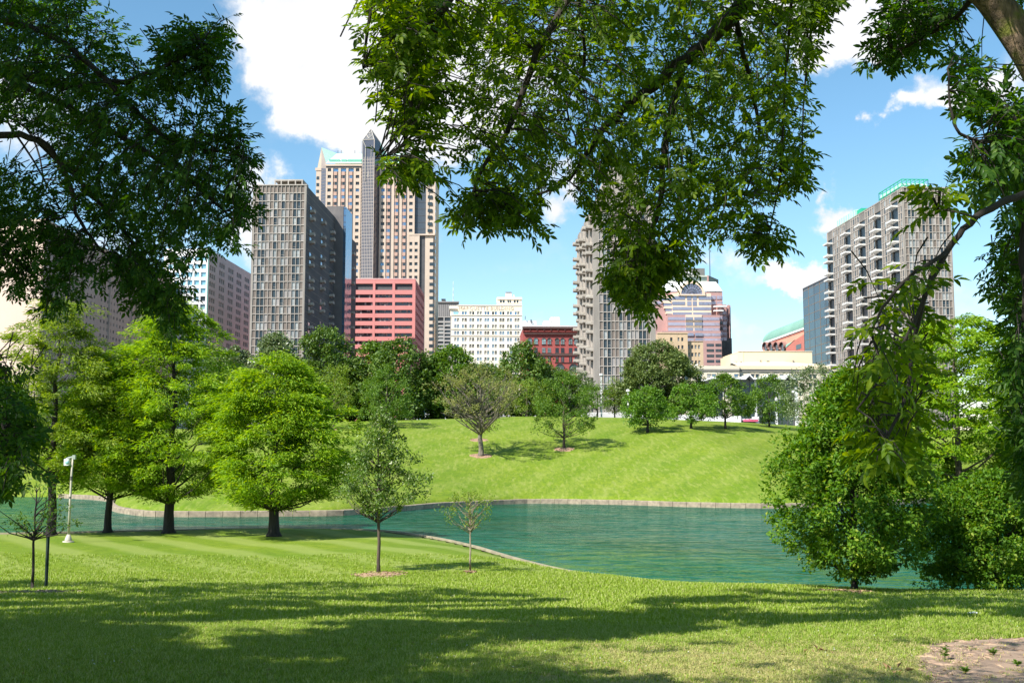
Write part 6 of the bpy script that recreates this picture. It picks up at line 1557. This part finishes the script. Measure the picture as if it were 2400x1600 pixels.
link('stake_bar', MB().box(-.045, .045, -.02, .0, -.2, h1).box(-.012, .012, -.05, -.02, -.2, h1).mesh('stake_bar', mat('stake_green', (.015, .045, .03), (.02, .03, .025), 5, .6)), st)
link('stake_cap', MB().box(-.05, .05, -.055, .005, h1, h1+.03).mesh('stake_cap', K_dark), st)
for (px, py0, D, lab) in ((1410, 875, 172, 'white street lamp in front of the centre tower'), (1473, 912, 150, 'small grey-white street lamp left of the dense conical tree'), (1862, 915, 170, 'thin dark street lamp with globe at the right column of the pavilion')):
    p0 = at(px, 1000, D); z0_ = hz(p0.x, D) if D < 165 else 5.2; zt_ = at(px, py0, D).z
    r_ = thing('street_lamp', lab, 'street lamp', (p0.x, D, z0_), group='street lamps beyond the hilltop'); h = zt_-z0_
    mm_ = M_white if px < 1800 else M_fr
    link('pole', MB().tube([(0, 0, -.5), (0, 0, h*.5), (0, 0, h-.35)], [.14, .11, .09], 8).mesh('pole', mm_), r_)
    link('lamp_head', MB().tube([(0, 0, h-.4), (0, 0, h-.3), (0, 0, h-.05), (0, 0, h)], [.12, .3, .27, .1], 10).mesh('lamp_head', M_white if px != 1862 else M_white), r_)
# litter and debris
g2 = ground_hit(2283, 1443)
V = [(-.13, -.03, .01), (.02, -.05, .02), (.14, .03, .01), (.05, .06, .03), (-.1, .05, .02), (.0, .0, .05)]
link('paper_litter', MB().add(V, [(0, 1, 5), (1, 2, 5), (2, 3, 5), (3, 4, 5), (4, 0, 5)]).mesh('paper_litter', M_white), None, g2 + Vector((0, 0, .03)), label='crumpled white paper litter lying in the grass at the right', cat='litter')

# street level beyond the crest: asphalt and pavement sheets
M_asph = mat('asphalt', (.055, .055, .055), (.04, .04, .04), 1.5, .95); M_pave = mat('pavement', (.46, .43, .39), (.38, .36, .33), .6, .9)
def sheet(name, x0, x1, y0, y1, m, dz):
    xs = np.linspace(x0, x1, 60); ys = np.linspace(y0, y1, 8); XX, YY = np.meshgrid(xs, ys); ZZ = gheight(XX, YY) + dz
    i = np.arange(480).reshape(8, 60); F = np.stack([i[:-1, :-1], i[:-1, 1:], i[1:, 1:], i[1:, :-1]], -1).reshape(-1, 4)
    link(name, mesh_np(name, np.stack([XX.ravel(), YY.ravel(), ZZ.ravel()], 1), F, m), kind='structure')
sheet('pavement', -60, 90, 172, 184, M_pave, .10); sheet('road', -60, 90, 184.05, 200, M_asph, .03)

xs = np.linspace(-420, 420, 40); ys = np.linspace(200.1, 900, 20); XX, YY = np.meshgrid(xs, ys); i = np.arange(800).reshape(20, 40)
link('city_ground', mesh_np('city_ground', np.stack([XX.ravel(), YY.ravel(), gheight(XX, YY).ravel()+.5], 1), np.stack([i[:-1, :-1], i[:-1, 1:], i[1:, 1:], i[1:, :-1]], -1).reshape(-1, 4), M_asph), kind='structure')
# bare earth patch in the right foreground
M_dirt = mat('bare_earth', (.36, .25, .17), (.17, .115, .08), 3.5, .95, 1.0, detail=10, lo=.3, hi=.7)
poly = [(2160, 1528), (2200, 1508), (2290, 1500), (2420, 1496), (2560, 1505), (2620, 1620), (2200, 1640), (2165, 1590), (2150, 1560)]
gp = [ground_hit(px, py) for px, py in poly]; c0 = sum(gp, Vector())/len(gp)
DP = crom([tuple(p[:2]) for p in gp], True, 6); r9 = np.random.default_rng(3); DP = DP + r9.normal(size=DP.shape)*.035
V = []; F_ = []; nr = 14; ns = len(DP)
for j in range(nr+1):
    for k in range(ns):
        x = c0.x + (DP[k][0]-c0.x)*j/nr; y = c0.y + (DP[k][1]-c0.y)*j/nr; V.append((x, y, hz(x, y) + (.012 + .016*r9.random() if j < nr else .004)))
for j in range(nr):
    for k in range(ns): F_.append((j*ns+k, (j+1)*ns+k, (j+1)*ns+(k+1) % ns, j*ns+(k+1) % ns))
link('dirt_patch', MB().add(V, F_).mesh('dirt_patch', M_dirt, True), kind='structure')
pb = MB()
for k in range(900):
    a = r9.random()*6.28; q = math.sqrt(r9.random()); j = int(a/6.2832*ns) % ns
    x = c0.x + (DP[j][0]-c0.x)*q; y = c0.y + (DP[j][1]-c0.y)*q; z = hz(x, y)+.022; s = .009+.026*r9.random()**2; t = r9.random()*6.28; l = s*(1+3*(r9.random() < .35))
    dx, dy = math.cos(t)*l, math.sin(t)*l; ex, ey = -math.sin(t)*s*.5, math.cos(t)*s*.5
    pb.add([(x-dx, y-dy, z), (x+ex, y+ey, z-.002), (x+dx, y+dy, z), (x-ex, y-ey, z-.002), (x, y, z+s*.6)], [(0, 1, 4), (1, 2, 4), (2, 3, 4), (3, 0, 4)], int(r9.random() < .4))
link('earth_crumbs', pb.mesh('earth_crumbs', [mat('wood_chip', (.42, .30, .2), (.3, .2, .14), 4), mat('clod', (.24, .16, .11), (.16, .1, .07), 4)]), kind='stuff')
def weed(px, py, h, n, label, leaf=.07):
    g_ = ground_hit(px, py); root = thing('weed', label, 'weed', g_ + Vector((0, 0, .02)), group='weeds growing on the bare earth patch'); r = np.random.default_rng(px)
    sm = MB(); C = []; A = []
    for k in range(n):
        a = r.random()*6.28; e = Vector((math.cos(a)*h*.5*r.random(), math.sin(a)*h*.5*r.random(), h*(.5+.5*r.random()))); sm.tube([(0, 0, -.02), tuple(e*.5+Vector((0, 0, h*.08))), tuple(e)], [.003, .0025, .0015], 4)
        for q in range(5): t = .3+.7*q/4; C.append(tuple(e*t)); b_ = r.random()*6.28; A.append((math.cos(b_), math.sin(b_), .5))
    link('stem', sm.mesh('stem', L_mid), root)
    m = len(C); V, F = leaf_quads(np.array(C), np.array(A), np.array([[0, 0, 1.]]*m)+r.normal(size=(m, 3))*.3, leaf*(.7+.6*r.random(m)), leaf*.5*np.ones(m)); link('leaves', mesh_np('leaves', V, F, L_mid), root)
weed(2215, 1550, .17, 5, 'upright leafy weed on the left part of the bare earth patch'); weed(2330, 1538, .08, 6, 'low spreading weed near the upper edge of the bare earth'); weed(2262, 1582, .07, 5, 'small low weed in the middle of the bare earth patch'); weed(2385, 1565, .06, 4, 'tiny weed at the right border of the frame on bare earth')
def twig(px, py, L, a, label, m):
    g_ = ground_hit(px, py); dx, dy = math.cos(a)*L/2, math.sin(a)*L/2
    mb = MB().tube([(-dx, -dy, hz(g_.x-dx, g_.y-dy)-g_.z+.03), (-dx*.3, -dy*.3+.01, .05), (dx*.4, dy*.4-.01, .035), (dx, dy, hz(g_.x+dx, g_.y+dy)-g_.z+.035)], [.008, .010, .009, .005], 6)
    link('fallen_twig', mb.mesh('fallen_twig', m, True), None, g_, label=label, cat='twig')
twig(2262, 1520, .24, .1, 'pale curved twig lying on the bare earth patch', K_pale); twig(2352, 1522, .34, -.3, 'longer pale twig on the bare earth near the right edge', K_pale)
M_dry = mat('dry_leaf', (.34, .22, .10), (.24, .15, .07), 6)
for px, py, lab in ((1930, 1533, 'curled dry brown leaves lying on the sunlit grass'), (2100, 1582, 'dry tan leaf on the grass left of the bare earth')):
    g_ = ground_hit(px, py); r = np.random.default_rng(px); C = r.normal(size=(7, 3))*np.array([.09, .05, .0])+np.array([0, 0, .06])
    V, F = leaf_quads(C, r.normal(size=(7, 3)), np.array([[0, 0, 1.]]*7)+r.normal(size=(7, 3))*.4, np.full(7, .09), np.full(7, .045), .5); link('dry_leaves', mesh_np('dry_leaves', V, F, M_dry), None, g_, label=lab, cat='leaf litter')

rc = np.random.default_rng(41); cl = MB()
for k in range(420):
    y = 12 + 40*rc.random()**1.3; x = y*rc.uniform(-.5, .5)
    if shore_dist([x], [y])[0] < .6 or in_poly([tuple(p) for p in DP[::3]], x, y): continue
    z = hz(x, y) + .05 + .02*rc.random(); q = .006 + .005*rc.random()
    cl.add([(x-q, y, z), (x, y-q, z), (x+q, y, z), (x, y+q, z), (x, y, z+q*1.3), (x, y, z-q)], [(0, 1, 4), (1, 2, 4), (2, 3, 4), (3, 0, 4), (1, 0, 5), (2, 1, 5), (3, 2, 5), (0, 3, 5)])
link('clover_flowers', cl.mesh('clover_flowers', mat('clover_white', (.55, .56, .45), (.48, .48, .36), 5)), kind='stuff', label='tiny white clover heads scattered through the near lawn', cat='clover')
rc = np.random.default_rng(42); P_ = []
while len(P_) < 420:
    y = 11.8 + 22*rc.random()**1.6; x = y*rc.uniform(-.5, .5)
    P_.append((x, y, hz(x, y)+.045))
V, F = leaf_quads(np.array(P_), rc.normal(size=(420, 3))*np.array([1, 1, .25]), np.array([[0, 0, 1.]]*420)+rc.normal(size=(420, 3))*.5, .045+.03*rc.random(420), .02+.014*rc.random(420), .4)
link('fallen_leaves', mesh_np('fallen_leaves', V, F, leafmat('fallen_leaf', (.30, .20, .08), (.42, .36, .12), (.2, .28, .05), trans=.1)), kind='stuff', label='small fallen brown and yellow leaves strewn over the near lawn', cat='fallen leaves')

# ------------------------------------------------------------------ grass blades, instanced tufts over the near lawn
def blade_mat(name, a, b_, c, tr=.3):
    m = leafmat(name, a, b_, c, trans=tr, rough=.6, gloss=.25); return m
G_a = blade_mat('grass_blades', (.12, .225, .012), (.24, .33, .026), (.42, .43, .17), tr=.25)
G_b = blade_mat('dry_grass_blades', (.24, .31, .05), (.42, .37, .16), (.52, .44, .24), .22)
def tuft(name, n, h, w, spread, m, seed, lay=.5):
    r = np.random.default_rng(seed); V = []; F = []
    for k in range(n):
        b_ = np.append(r.normal(size=2)*spread, 0); a = r.random()*6.28; d = np.array([math.cos(a), math.sin(a), 0]); sd = np.array([-d[1], d[0], 0])*w*(.7+.6*r.random())
        hh = h*(.5+.8*r.random()); ln = lay*(.3+r.random())
        p1 = b_ + d*hh*ln*.35 + np.array([0, 0, hh*.6]); p2 = b_ + d*hh*ln*1.0 + np.array([0, 0, hh*(1-.35*ln)])
        o = len(V); V += [b_-sd, b_+sd, p1+sd*.8, p1-sd*.8, p2]; F += [(o, o+1, o+2), (o, o+2, o+3), (o+3, o+2, o+4)]
    me = mesh_np(name, V, F, m); ob = bpy.data.objects.new(name, me); return ob
tufts = [tuft('turf_tuft', 24, .060, .0032, .042, G_a, 1), tuft('turf_tuft', 22, .070, .0030, .046, G_a, 2, .8), tuft('turf_tuft', 24, .055, .0034, .042, G_b, 3, 1.1)]
far_t = tuft('turf_tuft', 16, .07, .006, .07, G_a, 4)
def in_dirt(x, y):
    return in_poly([tuple(p) for p in DP[::3]], x, y)
def scatter(name, zones, protos, seed, keep):
    r = np.random.default_rng(seed); P = []; Kk = []
    for y0, y1, dens, xmin, xmax in zones:
        n = int(dens*(y1-y0)*(y0+y1)/2*(xmax-xmin)); y = np.sqrt(r.random(n)*(y1*y1-y0*y0)+y0*y0); x = y*(xmin + (xmax-xmin)*r.random(n)); P.append(np.stack([x, y], 1))
    P = np.concatenate(P); d = shore_dist(P[:, 0], P[:, 1]); P = P[d > .25]; P = P[[not in_dirt(*p) or r.random() < .03 for p in P]]
    z = gheight(P[:, 0], P[:, 1]); me = bpy.data.meshes.new(name); me.vertices.add(len(P)); me.vertices.foreach_set('co', np.column_stack([P, z-.004]).astype(np.float32).ravel())
    # which tuft: dry ones where the turf is worn
    dryf = np.clip((18-P[:, 1])/4, 0, 1)*np.clip((P[:, 0]+1.0)/2.5, 0, 1)*.8 + .10
    idx = np.where(r.random(len(P)) < dryf, 2, r.integers(0, 2, len(P))) if len(protos) == 3 else np.zeros(len(P))
    for nm, tp, dat in (('pick', 'INT', idx.astype(np.int32)), ('turn', 'FLOAT', (r.random(len(P))*6.283).astype(np.float32)), ('size', 'FLOAT', (.7+.7*r.random(len(P))).astype(np.float32))):
        at_ = me.attributes.new(nm, tp, 'POINT'); at_.data.foreach_set('value', dat)
    ob = link(name, me, kind='stuff', label='short mown grass blades covering the near lawn', cat='grass')
    ng = bpy.data.node_groups.new(name+'_nodes', 'GeometryNodeTree'); ng.interface.new_socket('Geometry', in_out='INPUT', socket_type='NodeSocketGeometry'); ng.interface.new_socket('Geometry', in_out='OUTPUT', socket_type='NodeSocketGeometry')
    N_, L_ = ng.nodes, ng.links; gi = N_.new('NodeGroupInput'); go = N_.new('NodeGroupOutput'); iop = N_.new('GeometryNodeInstanceOnPoints'); g2i = N_.new('GeometryNodeGeometryToInstance')
    for p in protos[::-1]:
        oi = N_.new('GeometryNodeObjectInfo'); oi.inputs['Object'].default_value = p; L_.new(oi.outputs['Geometry'], g2i.inputs[0])
    def attr(nm, tp): q = N_.new('GeometryNodeInputNamedAttribute'); q.data_type = tp; q.inputs[0].default_value = nm; return q.outputs['Attribute']
    L_.new(gi.outputs[0], iop.inputs['Points']); L_.new(g2i.outputs[0], iop.inputs['Instance']); iop.inputs['Pick Instance'].default_value = True
    L_.new(attr('pick', 'INT'), iop.inputs['Instance Index'])
    cx = N_.new('ShaderNodeCombineXYZ'); L_.new(attr('turn', 'FLOAT'), cx.inputs[2]); L_.new(cx.outputs[0], iop.inputs['Rotation']); L_.new(attr('size', 'FLOAT'), iop.inputs['Scale']); L_.new(iop.outputs[0], go.inputs[0])
    md = ob.modifiers.new('tufts', 'NODES'); md.node_group = ng
    return ob
scatter('grass', [(10.5, 14, 420, -.52, .52), (14, 19, 240, -.52, .52)], tufts, 5, None)
scatter('grass', [(19, 26, 110, -.52, .52), (26, 38, 45, -.52, .52), (38, 46, 12, -.52, .52)], [far_t], 6, None)
n_tri = sum(len(o.data.loop_triangles) or len(o.data.polygons) for o in bpy.data.objects if o.type == 'MESH' and o.name in sc.objects)
print('objects', len(sc.objects), 'polys', n_tri)
